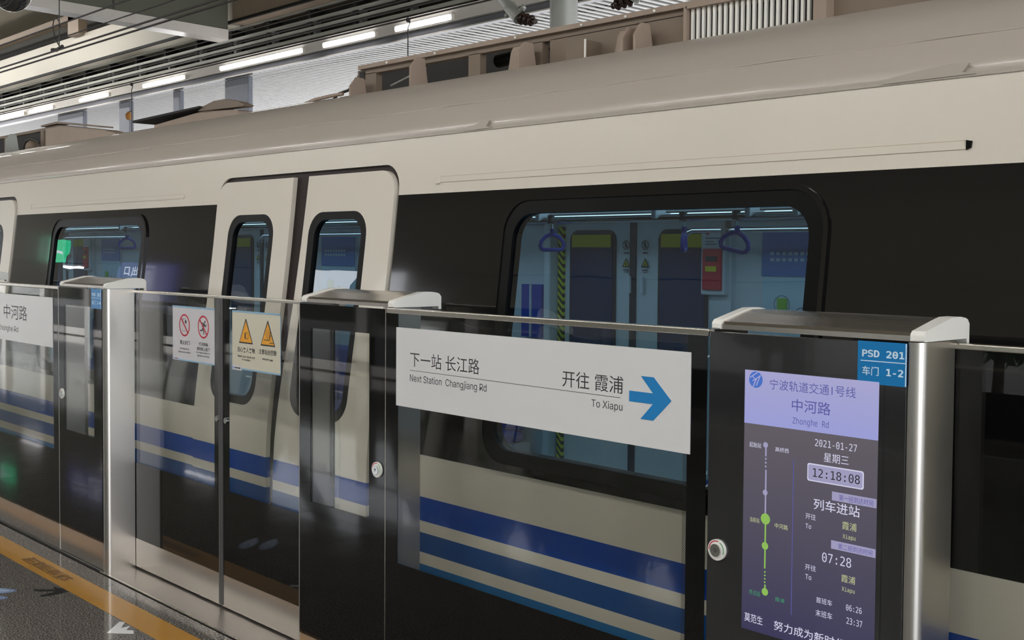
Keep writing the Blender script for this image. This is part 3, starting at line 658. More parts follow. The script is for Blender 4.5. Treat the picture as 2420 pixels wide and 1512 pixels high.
# left roof box
MB().prism([(-9.81, 2.50), (-8.30, 2.50), (-8.45, 2.575), (-8.70, 2.62), (-9.53, 2.716), (-9.81, 2.716)], 'y', RY-.03, 3.85, 'dustybeige2').build('unit_casing', train)
MB().prism([(-9.83, 2.72), (-9.50, 2.722), (-8.66, 2.630), (-8.66, 2.642), (-9.50, 2.738), (-9.83, 2.732)], 'y', RY-.06, 3.80, 'dustybeige').build('unit_lid', train)
rb('equipment_rail', -12.5, -9.82, 2.700, 2.722); rb('equipment_post', -10.86, -10.77, 2.5, 2.70); rb('equipment_post', -10.0, -9.93, 2.5, 2.70)
rb('equipment_back', -13.0, -10.3, 2.5, 2.775, 'dark', 4.0, 4.04); fin(-10.60, -10.42, 2.70, m='galv')
MB().tube([(-10.26, 3.70, 2.56), (-10.20, 3.70, 2.625), (-10.10, 3.70, 2.64), (-9.98, 3.70, 2.625), (-9.9, 3.70, 2.59)], .010, 'wire', 6).build('cable', train)
MB().sphere((-10.1, 3.72, 2.57), .06, 'dustybeige', 12).build('horn_cover', train)

# ================================================================ PLATFORM SCREEN DOORS
YF = 2.54
PRO = [(2.545, 1.499), (2.545, 1.516), (2.553, 1.524), (2.593, 1.5335), (2.64, 1.5445), (2.68, 1.553), (2.72, 1.5535), (2.745, 1.550), (2.757, 1.546), (2.766, 1.535), (2.766, 1.488), (2.754, 1.488), (2.752, 1.499)]
def cabinet(xr, label, win=True, rounded=True, left_round=True, loc=None):
    x1 = xr; x0 = xr-.586
    t = thing('screen_cabinet', label, 'cabinet', ((x0+x1)/2, 2.62, 0), 'upright cabinets of the platform screen')
    # front
    fx0, fx1 = x0+.004, x1-.002
    fm = 'frit' if win else 'cabblack'
    if win:
        wx0, wx1 = x0+.083, x0+.482
        b = MB(); b.box(fx0, wx0, YF-.002, YF+.008, .158, 1.492, fm).box(wx1, fx1, YF-.002, YF+.008, .158, 1.492, fm).box(wx0, wx1, YF-.002, YF+.008, .158, .702, fm).box(wx0, wx1, YF-.002, YF+.008, 1.397, 1.492, fm)
        fr = b.build('front_panel', t)
        MB().box(wx0, wx1, YF-.001, YF+.005, .702, 1.397, 'pglass').build('window', t)
    else: MB().box(fx0, fx1, YF-.002, YF+.008, .158, 1.492, fm).build('front_panel', t, bevel=.002)
    MB().box(fx0, fx1, YF-.001, YF+.008, .012, .155, 'steelh').build('kick_plate', t)
    # right post with rounded front corner
    def post(xa, s):
        r = .030; xa += .035; P = [(xa, 2.700), (xa, YF+r)]
        for k in range(1, 9): q = math.pi/2*k/8; P.append((xa-s*(r-r*math.cos(q)), YF+r-r*math.sin(q)))
        P += [(xa-s*.035, YF+.001), (xa-s*.035, YF+.03), (xa-s*.012, YF+.035), (xa-s*.012, 2.700)]
        b = MB(); n = len(P)
        b.add([(p[0], p[1], .004) for p in P]+[(p[0], p[1], 1.497) for p in P], [(i, (i+1) % n, n+(i+1) % n, n+i) for i in range(n)], 'steel', True)
        b.add([(p[0], p[1], 1.497) for p in P], [tuple(range(n))], 'steel')
        o = b.build('corner_post', t); m = o.modifiers.new('e', 'EDGE_SPLIT'); m.split_angle = .6
    if rounded: post(x1, 1)
    else: MB().box(x1-.014, x1-.002, YF+.009, 2.700, .004, 1.497, 'steel').build('side_panel', t); MB().box(x1-.002, x1+.002, YF-.004, YF+.006, .01, 1.497, 'steelrail').build('edge_strip', t)
    if left_round: MB().box(x0, x0+.004, YF-.003, 2.700, .004, 1.497, 'steel').build('side_panel', t)
    else: MB().box(x0, x0+.012, YF+.008, 2.700, .004, 1.497, 'steel').build('side_panel', t)
    MB().box(x0+.012, x0+.018, 2.690, 2.698, .004, 1.47, 'rubber').build('brush_seal', t)
    # cap: steel sheet between white end caps
    g = .026
    cap = MB().prism([(y+(.004 if y < 2.6 else 0), z-(.004 if z > 1.51 else -.0)) for y, z in PRO[:-3]]+[(2.762, 1.500)], 'x', x0+.01, x1+.01, 'steelh').build('cap', t)
    for xa, xb in ((x0+.006, x0+.034), (x1+.002, x1+.038)):
        o = MB().prism(PRO, 'x', xa, xb, 'white').build('cap_end', t, bevel=.004, seg=3)
    return t
def button(x, z, label, r=.0285):
    t = thing('call_button', label, 'button', (x, YF-.003, z), 'round door buttons')
    n = 40
    MB().prism([(x+r*math.cos(2*math.pi*k/n), z+r*math.sin(2*math.pi*k/n)) for k in range(n)], 'y', YF-.010, YF-.002, 'white').build('ring', t, bevel=.002)
    MB().ringy(x, z, YF-.0105, r*.80, r*.90, 'red', math.radians(75), math.radians(185), 20).build('red_arc', t)
    MB().ringy(x, z, YF-.0105, r*.80, r*.90, 'green', math.radians(-20), math.radians(62), 20).build('green_arc', t)
    r2_ = r*.60
    MB().prism([(x+r2_*math.cos(2*math.pi*k/n), z+r2_*math.sin(2*math.pi*k/n)) for k in range(n)], 'y', YF-.016, YF-.009, 'chrome').build('push_plate', t, bevel=.003)
    MB().ringy(x, z, YF-.0165, r2_*.22, r2_*.30, 'alu', n=18).flat([(x-.0008, z), (x+.0008, z), (x+.0008, z+.005), (x-.0008, z+.005)], YF-.0165, 'alu').build('mark', t)
X1, X2, X3, X0 = -5.940, -3.445, -1.386, -7.998
cabinet(X0, 'steel capped screen cabinet at the left edge of the photo, mostly cut off')
cabinet(X1, 'steel capped screen cabinet with window and blue number label, left of the sliding doors')
cabinet(X2, 'steel capped black glass cabinet with clear window, between sliding doors and arrow sign', rounded=False)
cabinet(X3, 'tall dark cabinet with lit timetable screen and white end caps', win=False, left_round=False)
cabinet(1.12, 'screen cabinet beyond the right edge of the photo', rounded=False)
button(-3.4925, .896, 'round chrome button with white ring beside the cabinet window')
button(-1.930, .900, 'round chrome button with white ring beside the timetable screen')
button(-6.470, .899, 'round chrome button on the cabinet left of the sliding doors')
def fixed(x0, x1, label):
    t = thing('fixed_glass_panel', label, 'glass panel', ((x0+x1)/2, YF, 0), 'fixed panels of the platform screen')
    MB().box(x0+.002, x1-.002, YF-.002, YF+.008, .158, 1.478, 'pglass').build('glass_pane', t)
    y0, y1 = YF-.0035, YF-.0022
    b = MB().box(x0+.002, x0+.075, y0, y1, .158, 1.478, 'frit').box(x1-.069, x1-.002, y0, y1, .158, 1.478, 'frit').box(x0+.075, x1-.069, y0, y1, .158, .571, 'frit')
    b.build('frit_border', t)
    MB().box(x1-.083, x1-.069, y0, y1, .571, 1.478, 'halftone').build('dotted_border', t)
    MB().box(x0+.003, x1, YF-.0025, YF+.030, 1.478, 1.497, 'steelrail').build('top_rail', t, bevel=.003)
    MB().box(x0+.003, x1-.002, YF-.0025, YF+.02, .012, .155, 'steelh').build('kick_plate', t)
    return t
fixed(X1-.586-1.473, X1-.586, 'fixed glass panel with station name sign at the left edge')
fixed(X2, X3-.586, 'fixed glass panel with large white arrow sign')
def leaf(x0, x1, inner, label):
    t = thing('sliding_door', label, 'door', ((x0+x1)/2, 2.72, 0), 'sliding leaves of the platform screen')
    y = 2.705
    MB().box(x0+.01, x1-.01, y, y+.010, .165, 1.475, 'pglass').build('glass_pane', t)
    b = MB().box(x0+.01, x1-.01, y-.0015, y-.0003, .165, .571, 'frit')
    if inner == 'r': b.box(x1-.066, x1-.010, y-.0015, y-.0003, .571, 1.475, 'frit'); s0, s1 = x1-.018, x1
    else: b.box(x0+.006, x0+.075, y-.0015, y-.0003, .571, 1.475, 'frit'); s0, s1 = x0, x0+.018
    b.build('frit_border', t)
    MB().box(s0, s1, y-.006, y+.02, .02, 1.478, 'alu').build('edge_stile', t)
    MB().box(x0, x1, y-.006, y+.03, 1.475, 1.490, 'steelrail').build('top_rail', t, bevel=.003)
    MB().box(x0+.005, x1-.005, y-.003, y+.02, .014, .165, 'steelh').build('kick_plate', t)
    kx = x1-.030 if inner == 'r' else x0+.052
    n = 24; r = .0135
    MB().prism([(kx+r*math.cos(2*math.pi*k/n), .903+r*math.sin(2*math.pi*k/n)) for k in range(n)], 'y', y-.012, y-.001, 'chrome').build('lock_knob', t, bevel=.003)
    return t
leaf(-5.945, -4.976, 'r', 'left sliding glass leaf with red prohibition sticker')
leaf(-4.974, -3.99, 'l', 'right sliding glass leaf with yellow warning sticker')
leaf(-1.392, -.424, 'r', 'sliding glass leaf at the right edge of the photo')
leaf(-.422, .56, 'l', 'sliding glass leaf beyond the right edge of the photo')
leaf(-10.5, -9.54, 'r', 'left leaf of the far sliding doors, beyond the left edge')
leaf(-9.538, -8.55, 'l', 'right leaf of the far sliding doors, beyond the left edge')
for i, (x0, x1) in enumerate(((-5.955, -4.031), (-1.386, .534), (-10.5, -8.584))):
    t = thing('threshold_plate', 'patterned steel threshold plate under the %s sliding doors' % ('centre', 'right edge', 'far left')[i], 'threshold', ((x0+x1)/2, 2.62, 0))
    MB().box(x0, x1, 2.535, 2.90, -.002, .004, 'tread').build('plate', t)
    MB().box(x0, x1, 2.523, 2.535, -.002, .006, 'steelrail').build('nosing', t)
# dark joint between tiles and screen
MB().box(-14, 3, 2.522, 2.5385, -.01, .0015, 'rubber').build('trim_9', struct=True)

# ================================================================ SIGNS
YS = YF-.0065
t = thing('direction_sign', 'large white sign with blue arrow and black station names on glass panel', 'sign', (-2.7, YS, 1.15), 'white platform signs')
bd = MB().box(-3.377, -2.029, YS, YS+.003, 1.147, 1.430, 'pale').build('board', t)
lettering('下一站 长江路', -3.294, -2.918, 1.295, 1.347, YS-.0005, 'ink', t)
lettering('Next Station  Changjiang Rd', -3.295, -2.881, 1.242, 1.266, YS-.0005, 'ink', t, ref='N')
lettering('开往 霞浦', -2.528, -2.277, 1.291, 1.342, YS-.0005, 'ink', t)
lettering('To Xiapu', -2.404, -2.279, 1.242, 1.264, YS-.0005, 'ink', t, ref='T')
MB().flat([(-3.295, 1.2815), (-2.287, 1.2800), (-2.287, 1.2785), (-3.295, 1.2800)], YS-.0005, 'ink').build('rule', t)
MB().prism([(-2.209, 1.350), (-2.161, 1.350), (-2.095, 1.2885), (-2.161, 1.226), (-2.209, 1.226), (-2.163, 1.273), (-2.253, 1.273), (-2.253, 1.304), (-2.163, 1.304)], 'y', YS-.001, YS-.0002, 'signblue').build('arrow', t)
t = thing('station_name_sign', 'white station name sign on the glass at the left edge', 'sign', (-7.2, YS, 1.15), 'white platform signs')
MB().box(-7.925, -6.599, YS, YS+.003, 1.147, 1.430, 'pale').build('board', t)
lettering('中河路', -7.373, -6.988, 1.278, 1.366, YS-.0005, 'ink', t)
lettering('Zhonghe Rd', -7.466, -7.133, 1.205, 1.237, YS-.0005, 'ink', t, ref='Z')
def numlabel(x1, top, bot, lab):
    x0 = x1-.129; y = YF-.004
    t = thing('door_number_label', lab, 'label', (x0+.06, y, 1.39), 'blue door number labels')
    MB().box(x0, x1, y, y+.0012, 1.391, 1.494, 'labelblue').build('plate', t)
    lettering(top, x0+.012, x1-.006, 1.456, 1.4735, y-.0005, 'labelink', t, off=.022, font='mono')
    lettering(bot[:2], x0+.013, x0+.057, 1.4115, 1.4335, y-.0005, 'labelink', t, off=.012)
    lettering(bot[3:], x0+.077, x1-.008, 1.4135, 1.431, y-.0005, 'labelink', t, off=.022, font='mono')
    MB().box(x0+.008, x1-.004, y-.0007, y, 1.4455, 1.4475, 'labelink').box(x1-.003, x1-.0005, y-.0007, y, 1.392, 1.493, 'labelink').build('rule', t)
numlabel(-1.387, 'PSD 201', '车门 1-2', 'blue label PSD 201 at the top right of the timetable cabinet')
numlabel(-5.942, 'PSD 202', '车门 1-4', 'blue label PSD 202 on the cabinet left of the sliding doors')
# stickers on the sliding doors
YT = 2.7025
def border(b, x0, x1, z0, z1): b.box(x0, x1, YT-.0012, YT-.0002, z1-.008, z1, 'stickb').box(x0+.06, x1, YT-.0012, YT-.0002, z0, z0+.007, 'stickb')
t = thing('prohibition_sticker', 'white sticker with two red prohibition circles on the left sliding door', 'sticker', (-5.25, YT, 1.15))
b = MB().box(-5.468, -5.038, YT-.0002, YT+.001, 1.154, 1.426, 'stickw'); border(b, -5.468, -5.038, 1.154, 1.426); b.build('board', t)
for cx, cz in ((-5.341, 1.3315), (-5.147, 1.332)):
    g = MB(); g.ringy(cx, cz, YT-.001, .0475, .0555, 'red'); k = .0375
    g.flat([(cx-k-.003, cz+k-.003), (cx-k+.003, cz+k+.003), (cx+k+.003, cz-k+.003), (cx+k-.003, cz-k-.003)], YT-.0018, 'red'); g.build('red_circle', t)
g = MB(); cx, cz = -5.147, 1.332
def limb(g, p, q, w, m='ink', y=YT-.0012):
    d = Vector((q[0]-p[0], q[1]-p[1])).normalized()*w/2; nx, nz = -d.y, d.x
    g.flat([(p[0]+nx, p[1]+nz), (p[0]-nx, p[1]-nz), (q[0]-nx, q[1]-nz), (q[0]+nx, q[1]+nz)], y, m)
limb(g, (cx+.010, cz+.018), (cx-.004, cz-.004), .013); limb(g, (cx-.004, cz-.002), (cx-.012, cz-.018), .009); limb(g, (cx-.012, cz-.016), (cx-.034, cz-.018), .006); limb(g, (cx, cz-.004), (cx+.006, cz-.036), .007)
limb(g, (cx+.012, cz+.016), (cx+.020, cz+.002), .005); limb(g, (cx+.020, cz+.002), (cx+.032, cz+.012), .005); limb(g, (cx+.008, cz+.018), (cx-.012, cz+.020), .005); g.ringy(cx+.017, cz+.026, YT-.0012, .0002, .006, 'ink', n=14); g.build('pictogram', t)
g = MB(); cx = -5.341; g.ringy(cx+.014, cz+.017, YT-.0012, .0002, .009, 'ink', n=14)
for (p, q) in (((cx-.02, cz+.03), (cx+.016, cz+.032)), ((cx-.02, cz-.03), (cx+.012, cz-.028)), ((cx-.02, cz+.02), (cx-.02, cz-.026))): limb(g, p, q, .0015)
g.build('pictogram', t)
for s_, x0, x1, z0, z1, rf in (('禁止扒门', -5.389, -5.285, 1.235, 1.256, None), ('Opening door by', -5.389, -5.293, 1.211, 1.219, 'O'), ('hand is not permitted', -5.404, -5.275, 1.194, 1.202, 'h'), ('灯闪铃响', -5.193, -5.103, 1.239, 1.257, None), ('请勿抢上抢下', -5.215, -5.081, 1.216, 1.234, None), ('Do not board or alight when', -5.218, -5.081, 1.203, 1.210, 'D'), ('light flashes or bell rings', -5.210, -5.088, 1.187, 1.195, 'l')):
    lettering(s_, x0, x1, z0, z1, YT-.001, 'ink', t, ref=rf, off=.012)
MB().box(-5.468, -5.40, YT-.0014, YT-.0004, 1.156, 1.170, 'stickw').box(-5.445, -5.415, YT-.002, YT-.0014, 1.160, 1.164, 'ink').ringy(-5.458, 1.163, YT-.002, .0025, .005, 'scrblue', n=14).ringy(-5.405, 1.162, YT-.002, .0002, .004, 'scrblue', n=14).build('imprint', t)
t = thing('warning_sticker', 'cream sticker with two yellow warning triangles on the right sliding door', 'sticker', (-4.65, YT, 1.15))
b = MB().box(-4.868, -4.442, YT-.0002, YT+.001, 1.155, 1.426, 'sticky'); border(b, -4.868, -4.442, 1.155, 1.426); b.box(-4.446, -4.442, YT-.0012, YT-.0002, 1.155, 1.426, 'stickb'); b.build('board', t)
for cx in (-4.742, -4.550):
    g = MB(); g.flat([(cx-.063, 1.277), (cx+.063, 1.277), (cx+.003, 1.391), (cx-.003, 1.391)], YT-.0008, 'ink'); g.flat([(cx-.055, 1.2835), (cx+.055, 1.2835), (cx, 1.380)], YT-.0014, 'amber'); g.build('triangle', t)
g = MB(); cx, cz = -4.735, 1.314; yy = YT-.002
for p, q, w in (((cx-.012, cz+.012), (cx-.012, cz-.014), .010), ((cx-.01, cz+.014), (cx+.012, cz+.012), .002), ((cx+.012, cz+.012), (cx+.018, cz), .002), ((cx+.018, cz), (cx+.014, cz-.014), .002), ((cx+.014, cz-.014), (cx-.012, cz-.014), .002)): limb(g, p, q, w, 'ink', yy)
g.build('pictogram', t)
g = MB(); cx = -4.535
for p, q, w in (((cx-.025, 1.31), (cx-.025, 1.350), .002), ((cx-.012, 1.305), (cx-.012, 1.355), .002), ((cx-.048, 1.304), (cx-.006, 1.304), .003), ((cx+.006, 1.332), (cx+.002, 1.314), .007), ((cx+.002, 1.314), (cx-.008, 1.300), .003), ((cx+.002, 1.314), (cx+.010, 1.298), .003), ((cx+.004, 1.328), (cx+.016, 1.322), .002), ((cx+.002, 1.293), (cx+.035, 1.293), .003)): limb(g, p, q, w, 'ink', yy)
g.ringy(cx+.006, 1.338, yy, .0002, .004, 'ink', n=12); g.build('pictogram', t)
for s_, x0, x1, z0, z1, rf in (('当心夹人夹物', -4.818, -4.663, 1.236, 1.260, None), ('Watch your hands and', -4.818, -4.663, 1.212, 1.222, 'W'), ('belongings', -4.777, -4.704, 1.199, 1.207, 'b'), ('注意站台空隙', -4.628, -4.477, 1.238, 1.262, None), ('Mind the gap', -4.595, -4.507, 1.213, 1.222, 'M')):
    lettering(s_, x0, x1, z0, z1, YT-.001, 'ink', t, ref=rf, off=.012)
MB().box(-4.868, -4.782, YT-.0014, YT-.0004, 1.150, 1.172, 'stickw').box(-4.845, -4.80, YT-.002, YT-.0014, 1.158, 1.163, 'ink').ringy(-4.858, 1.161, YT-.002, .003, .006, 'scrblue', n=14).ringy(-4.796, 1.160, YT-.002, .0002, .005, 'ink', n=14).build('imprint', t)

# ================================================================ TIMETABLE SCREEN
YD = YF-.0040
t = thing('timetable_screen', 'tall lit passenger information screen with line diagram and arrival times', 'screen', (-1.65, YD, .70))
MB().box(-1.872, -1.444, YD+.0005, YD+.0015, .690, 1.404, 'cabblack').build('bezel', t)
MB().box(-1.848, -1.457, YD, YD+.001, .706, 1.256, 'scrbg').build('display', t)
o = MB().box(-1.848, -1.457, YD-.0004, YD+.001, 1.256, 1.397, 'scrhd').build('header', t)
for mm, z0, z1 in (('scrbg', .706, 1.256), ('scrhd', 1.256, 1.397)):
    for nd in M[mm].node_tree.nodes:
        if nd.type == 'MAP_RANGE': nd.inputs[1].default_value = z0-.70; nd.inputs[2].default_value = z1-.70
yy = YD-.0009
for s_, x0, x1, z0, z1, m_, of in [
 ('宁波轨道交通1号线', -1.769, -1.519, 1.352, 1.379, 'scrink', 0), ('中河路', -1.701, -1.588, 1.302, 1.334, 'scrink', .004), ('Zhonghe Rd', -1.698, -1.593, 1.266, 1.287, 'scrink', 0),
 ('2021-01-27', -1.631, -1.513, 1.221, 1.239, 'scrpale', 0), ('星期三', -1.605, -1.535, 1.185, 1.208, 'scrpale', 0), 
 ('列车进站', -1.632, -1.502, 1.061, 1.089, 'scrpale', .006), ('开往', -1.655, -1.625, 1.033, 1.048, 'scrpale', 0), ('To', -1.655, -1.638, 1.009, 1.021, 'scrpale', 0), ('霞浦', -1.549, -1.510, 1.025, 1.045, 'scryel', 0),
 ('Xiapu', -1.548, -1.512, 1.000, 1.014, 'scryel', 0), ('07:28', -1.605, -1.523, .933, .957, 'scrpale', 0), ('开往', -1.654, -1.622, .903, .918, 'scrpale', 0),
 ('To', -1.653, -1.635, .879, .892, 'scrpale', 0), ('霞浦', -1.549, -1.511, .894, .913, 'scryel', 0), ('Xiapu', -1.548, -1.512, .869, .883, 'scryel', 0), ('首班车', -1.620, -1.574, .826, .841, 'scrpale', 0), ('06:26', -1.535, -1.492, .826, .841, 'scrpale', 0),
 ('末班车', -1.621, -1.573, .792, .809, 'scrpale', 0), ('23:37', -1.533, -1.490, .793, .809, 'scrpale', 0), ('莫范生', -1.838, -1.780, .728, .751, 'scrpale', .004), ('努力成为新时代', -1.745, -1.535, .726, .751, 'scrpale', .004),
 ('起始站', -1.830, -1.793, 1.194, 1.208, 'scrpale', 0), ('高桥西', -1.749, -1.708, 1.192, 1.204, 'scrpale', 0), ('当前站', -1.825, -1.795, .996, 1.009, 'scryel', 0), ('中河路', -1.747, -1.707, .993, 1.006, 'scryel', 0),
 ('终点站', -1.824, -1.789, .802, .816, 'scrgreen2', 0), ('霞浦', -1.742, -1.714, .802, .813, 'scrgreen2', 0)]:
    lettering(s_, x0, x1, z0, z1, yy, m_, t, off=of, font='mono')
g = MB().prism(rr(-1.652, -1.493, 1.131, 1.176, .006), 'y', yy, yy+.0005, 'scrpale'); g.prism(rr(-1.649, -1.496, 1.134, 1.173, .005), 'y', yy-.0005, yy, 'scrmid'); g.build('clock_panel', t)
lettering('12:18:08', -1.635, -1.503, 1.143, 1.165, yy-.0008, 'cabblack', t, font='mono')
for z0, z1, s_ in ((1.092, 1.114, '第一班到达时间'), (.971, .992, '第二班到达时间')):
    MB().box(-1.580, -1.458, yy, yy+.0005, z0, z1, 'scrmid').build('caption_bar', t); lettering(s_, -1.560, -1.466, z0+.003, z1-.004, yy-.0004, 'scrink', t)
g = MB()
def seg(x, z0, z1, m, w=.0022): g.box(x-w, x+w, yy, yy+.0004, z0, z1, m)
seg(-1.778, 1.175, 1.205, 'scrmid'); seg(-1.777, 1.011, 1.140, 'scrmid')
for z in (1.168, 1.158, 1.148): seg(-1.778, z-.002, z+.003, 'scrmid')
seg(-1.776, .880, 1.011, 'scrgreen'); seg(-1.7745, .819, .838, 'scrgreen')
for z in (.871, .862, .853, .844): seg(-1.7755, z-.002, z+.002, 'scrgreen')
g.build('line_diagram', t)
for x, z, r, m_ in ((-1.779, 1.205, .0075, 'scrmid'), (-1.778, 1.080, .0075, 'scrmid'), (-1.776, 1.011, .0145, 'scrgreen'), (-1.776, .940, .010, 'scrgreen'), (-1.774, .819, .010, 'scrgreen')):
    MB().ringy(x, z, yy-.0004, .0001, r, m_, n=24).build('station_dot', t)
MB().box(-1.694, -1.692, yy, yy+.0003, .777, 1.179, 'scrink').build('divider', t)
g = MB(); cx, cz = -1.813, 1.373; g.ringy(cx, cz, yy, .0001, .0215, 'scrblue', n=30); yl = yy-.0004
limb(g, (cx-.019, cz+.004), (cx+.006, cz+.020), .0028, 'scrhd', yl); limb(g, (cx-.010, cz-.004), (cx+.016, cz+.012), .0028, 'scrhd', yl); limb(g, (cx-.008, cz-.019), (cx+.002, cz+.002), .0035, 'scrhd', yl); limb(g, (cx+.002, cz-.016), (cx+.014, cz+.012), .003, 'scrhd', yl); limb(g, (cx-.012, cz+.010), (cx+.001, cz-.002), .0025, 'scrhd', yl)
g.build('emblem', t)

# ================================================================ FLOOR MARKINGS
t = thing('safety_line', 'yellow safety line painted along the platform edge with dark lettering', 'floor line', (-6, 2.34, 0))
MB().box(-16, 3, 2.268, 2.412, .0002, .0012, 'yellow').build('stripe', t)
lettering('请在黄线后排队候车', 0, .58, 0, .075, 0, 'yink', t, off=.01, floor=lambda p: (-6.488+p[0], 2.305+p[1], .002))
t = tag(MB().prism([(-5.722, 2.265), (-5.79, 2.262), (-5.845, 2.235), (-5.79, 2.228), (-5.866, 2.151), (-5.838, 2.137), (-5.762, 2.214), (-5.752, 2.210), (-5.742, 2.134), (-5.714, 2.128), (-5.706, 2.225)], 'z', .0002, .0014, 'tapeblk').build('floor_arrow', None, (-5.78, 2.2, 0)), 'black forked arrow sticker on the granite, left of the yellow line', 'floor sticker')
tag(MB().prism([(-4.981, 2.143), (-5.095, 2.252), (-5.072, 2.268), (-5.005, 2.219), (-5.005, 2.264), (-4.962, 2.223), (-4.935, 2.246), (-4.894, 2.228)], 'z', .0002, .0014, 'tapeglint').build('floor_arrow', None, (-5.0, 2.2, 0)), 'forked arrow sticker, post reflection painted white, on the granite below the yellow line', 'floor sticker')
t = thing('footprint_sticker', 'pair of blue footprint stickers on the granite at the left edge', 'floor sticker', (-5.95, 1.95, 0))
def foot(cx, cy, L, W_, ang, z, m, name):
    P = []
    for k in range(28):
        q = 2*math.pi*k/28; u = L*math.cos(q); v = W_*math.sin(q)*(1+.25*math.cos(q)-.35*math.cos(2*q)*.5)
        P.append((cx+u*math.cos(ang)-v*math.sin(ang), cy+u*math.sin(ang)+v*math.cos(ang)))
    return MB().prism(P, 'z', .0002, z, m).build(name, t)
for cx, cy in ((-5.985, 1.975), (-5.89, 1.90)):
    an = math.radians(48); foot(cx, cy, .135, .042, an, .0010, 'footb', 'footprint'); foot(cx, cy, .120, .031, an, .0014, 'footw', 'sole'); foot(cx+.045, cy+.05, .045, .018, an, .0018, 'footb', 'sole_ring'); foot(cx+.045, cy+.05, .036, .011, an, .0021, 'footw', 'sole_centre')

# ================================================================ OVERHEAD LINE
def wire(y, z, x0, x1, r, lab): return tag(MB().tube([(x0, y, z), (x1, y, z)], r, 'wire', 6).build('overhead_wire', None, ((x0+x1)/2, y, z)), lab, 'wire', 'overhead wires above the tracks')
wire(4.5, 3.905, -40, 8, .008, 'thin dark overhead wire, highest over the near track')
wire(4.6, 3.815, -40, 8, .006, 'thin dark overhead wire, second over the near track')
t = thing('contact_wire', 'pair of thick dark contact wires with a looped dropper over the near track', 'wire', (-11.5, 4.5, 3.65))
MB().tube([(-40, 4.47, 3.648), (8, 4.47, 3.648)], .009, 'wire', 6).build('conductor', t); MB().tube([(-40, 4.56, 3.642), (8, 4.56, 3.642)], .009, 'wire', 6).build('conductor', t)
MB().tube([(-11.50, 4.5, 3.66), (-11.47, 4.5, 5.0), (-11.47, 4.5, 5.3)], .006, 'wire', 6).build('dropper', t)
MB().tube([(-11.50, 4.5, 3.70), (-11.60, 4.5, 3.78), (-11.66, 4.5, 3.90), (-11.64, 4.5, 3.96), (-11.57, 4.5, 3.98), (-11.50, 4.5, 3.94), (-11.48, 4.5, 3.88)], .006, 'wire', 6).build('loop', t)
MB().tube([(-11.68, 4.5, 3.68), (-11.56, 4.5, 3.665), (-11.42, 4.5, 3.685)], .018, 'wire', 6).build('clamp', t)
MB().tube([(-40, 4.5, 5.3), (8, 4.5, 5.3)], .008, 'wire', 6).build('messenger', t)
t = thing('far_contact_line', 'dark wires over the far track with thin droppers', 'wire', (-15, 8.3, 4.4))
MB().tube([(-45, 8.3, 4.40), (5, 8.3, 4.40)], .010, 'wire', 6).build('conductor', t); MB().tube([(-45, 8.3, 4.63), (5, 8.3, 4.63)], .009, 'wire', 6).build('conductor', t); MB().tube([(-45, 8.3, 3.62), (5, 8.3, 3.62)], .009, 'wire', 6).build('conductor', t)
for x in (-18.21, -10.86): MB().tube([(x, 8.3, 3.62), (x, 8.3, 4.30), (x+.04, 8.3, 4.36), (x, 8.3, 4.41)], .007, 'wire', 6).sphere((x, 8.3, 4.39), .03, 'wire', 8).build('dropper', t)
tag(MB().tube([(-18.33, 8.3, 3.96), (-18.33, 8.3, 3.93), (-18.33, 8.3, 3.92), (-18.33, 8.3, 3.86), (-18.33, 8.3, 3.83)], [.02, .03, .055, .05, .03], 'rust', 12).tube([(-18.33, 8.3, 3.95), (-18.2, 8.3, 3.97)], .006, 'wire', 6).build('line_weight', None, (-18.33, 8.3, 3.83)), 'small orange weight hanging from the far contact line', 'weight')
t = thing('contact_line_mast', 'grey round mast rising behind the roof equipment', 'mast', (-7.51, 7.5, -1.1))
MB().tube([(-7.51, 7.5, -1.1), (-7.51, 7.5, 7.4)], .125, 'galv', 20).build('pole', t)
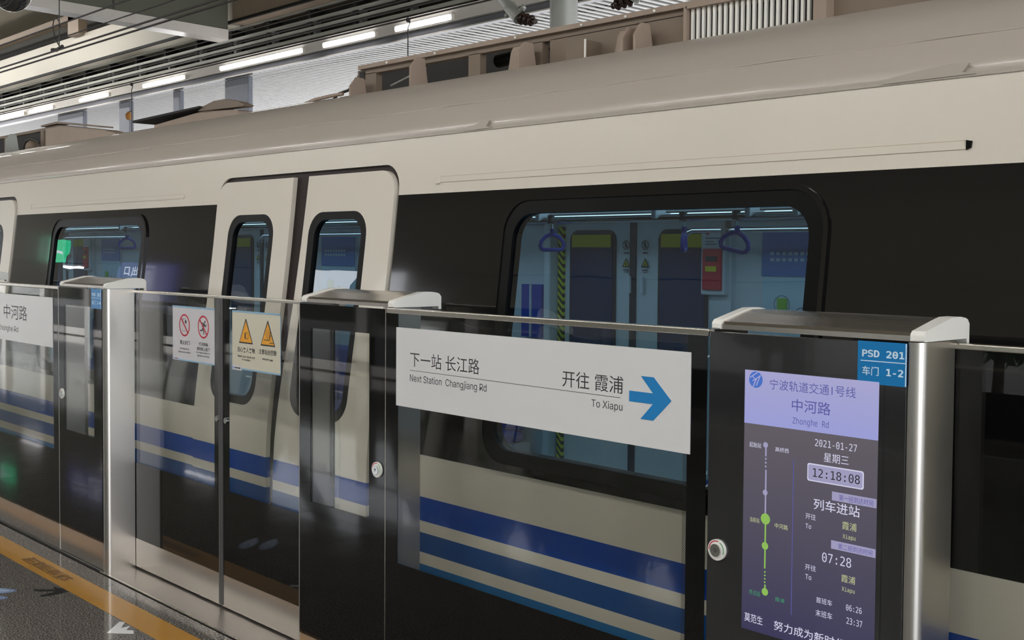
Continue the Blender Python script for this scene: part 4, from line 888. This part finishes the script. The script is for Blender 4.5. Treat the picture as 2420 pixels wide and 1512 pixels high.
MB().tube([(-7.51, 7.5, -1.1), (-7.51, 7.5, -.95)], .2, 'galv', 20).build('base', t)
tag(MB().tube([(-8.13, 8.3, 3.6), (-8.13, 8.3, 4.9)], .010, 'wire', 6).build('hanging_rod', None, (-8.13, 8.3, 3.6)), 'thin black rod hanging right of the grey mast', 'rod')
def arm(p0, p1, p2, lab):
    t = thing('cantilever_arm', lab, 'bracket arm', p1, 'overhead line cantilever arms')
    p0, p1, p2 = Vector(p0), Vector(p1), Vector(p2); d = (p1-p0).normalized()
    MB().tube([p0, p1], .035, 'galv', 14).build('tube', t)
    MB().tube([p1-d*.08, p1+d*.06], .046, 'galv', 14).build('sleeve', t)
    e = (p2-p1).normalized(); q = p1+d*.05
    for k in range(3): MB().tube([q+e*(.02+k*.05), q+e*(.035+k*.05), q+e*(.05+k*.05)], [.030, .046-.003*k, .028], 'brown', 14).build('insulator_disc', t)
    MB().tube([q-e*.02, q+e*.18], .020, 'brown', 10).build('insulator_core', t)
    MB().tube([p1+Vector((-.09, 0, .01)), p1+Vector((.09, 0, .02))], .014, 'galv', 8).sphere(p1+Vector((-.085, 0, 0)), .022, 'galv', 8).sphere(p1+Vector((.08, 0, .03)), .022, 'galv', 8).build('clamp_bolt', t)
arm((-6.62, 5.6, 3.90), (-6.09, 5.6, 3.385), (-5.90, 5.6, 3.33), 'slanting grey tube with brown insulator above the roof equipment, left of the mast')
arm((-4.72, 5.6, 3.62), (-4.95, 5.6, 3.36), (-5.15, 5.6, 3.33), 'slanting grey tube with insulator above the roof equipment, right of the mast')
# surveillance dome at upper left
t = thing('dome_camera', 'dark round dome camera hanging at the upper left corner', 'camera', (-4.256, 1.5, 2.56))
MB().sphere((-4.256, 1.5, 2.606), .068, 'cabblack', 24).build('dome', t)
MB().tube([(-4.256, 1.5, 2.606), (-4.256, 1.5, 2.64), (-4.256, 1.5, 2.74)], [.074, .074, .05], 'white', 24).build('housing', t)
MB().tube([(-4.256, 1.5, 2.73), (-4.256, 1.5, 5.22)], .016, 'white', 10).build('drop_pipe', t)
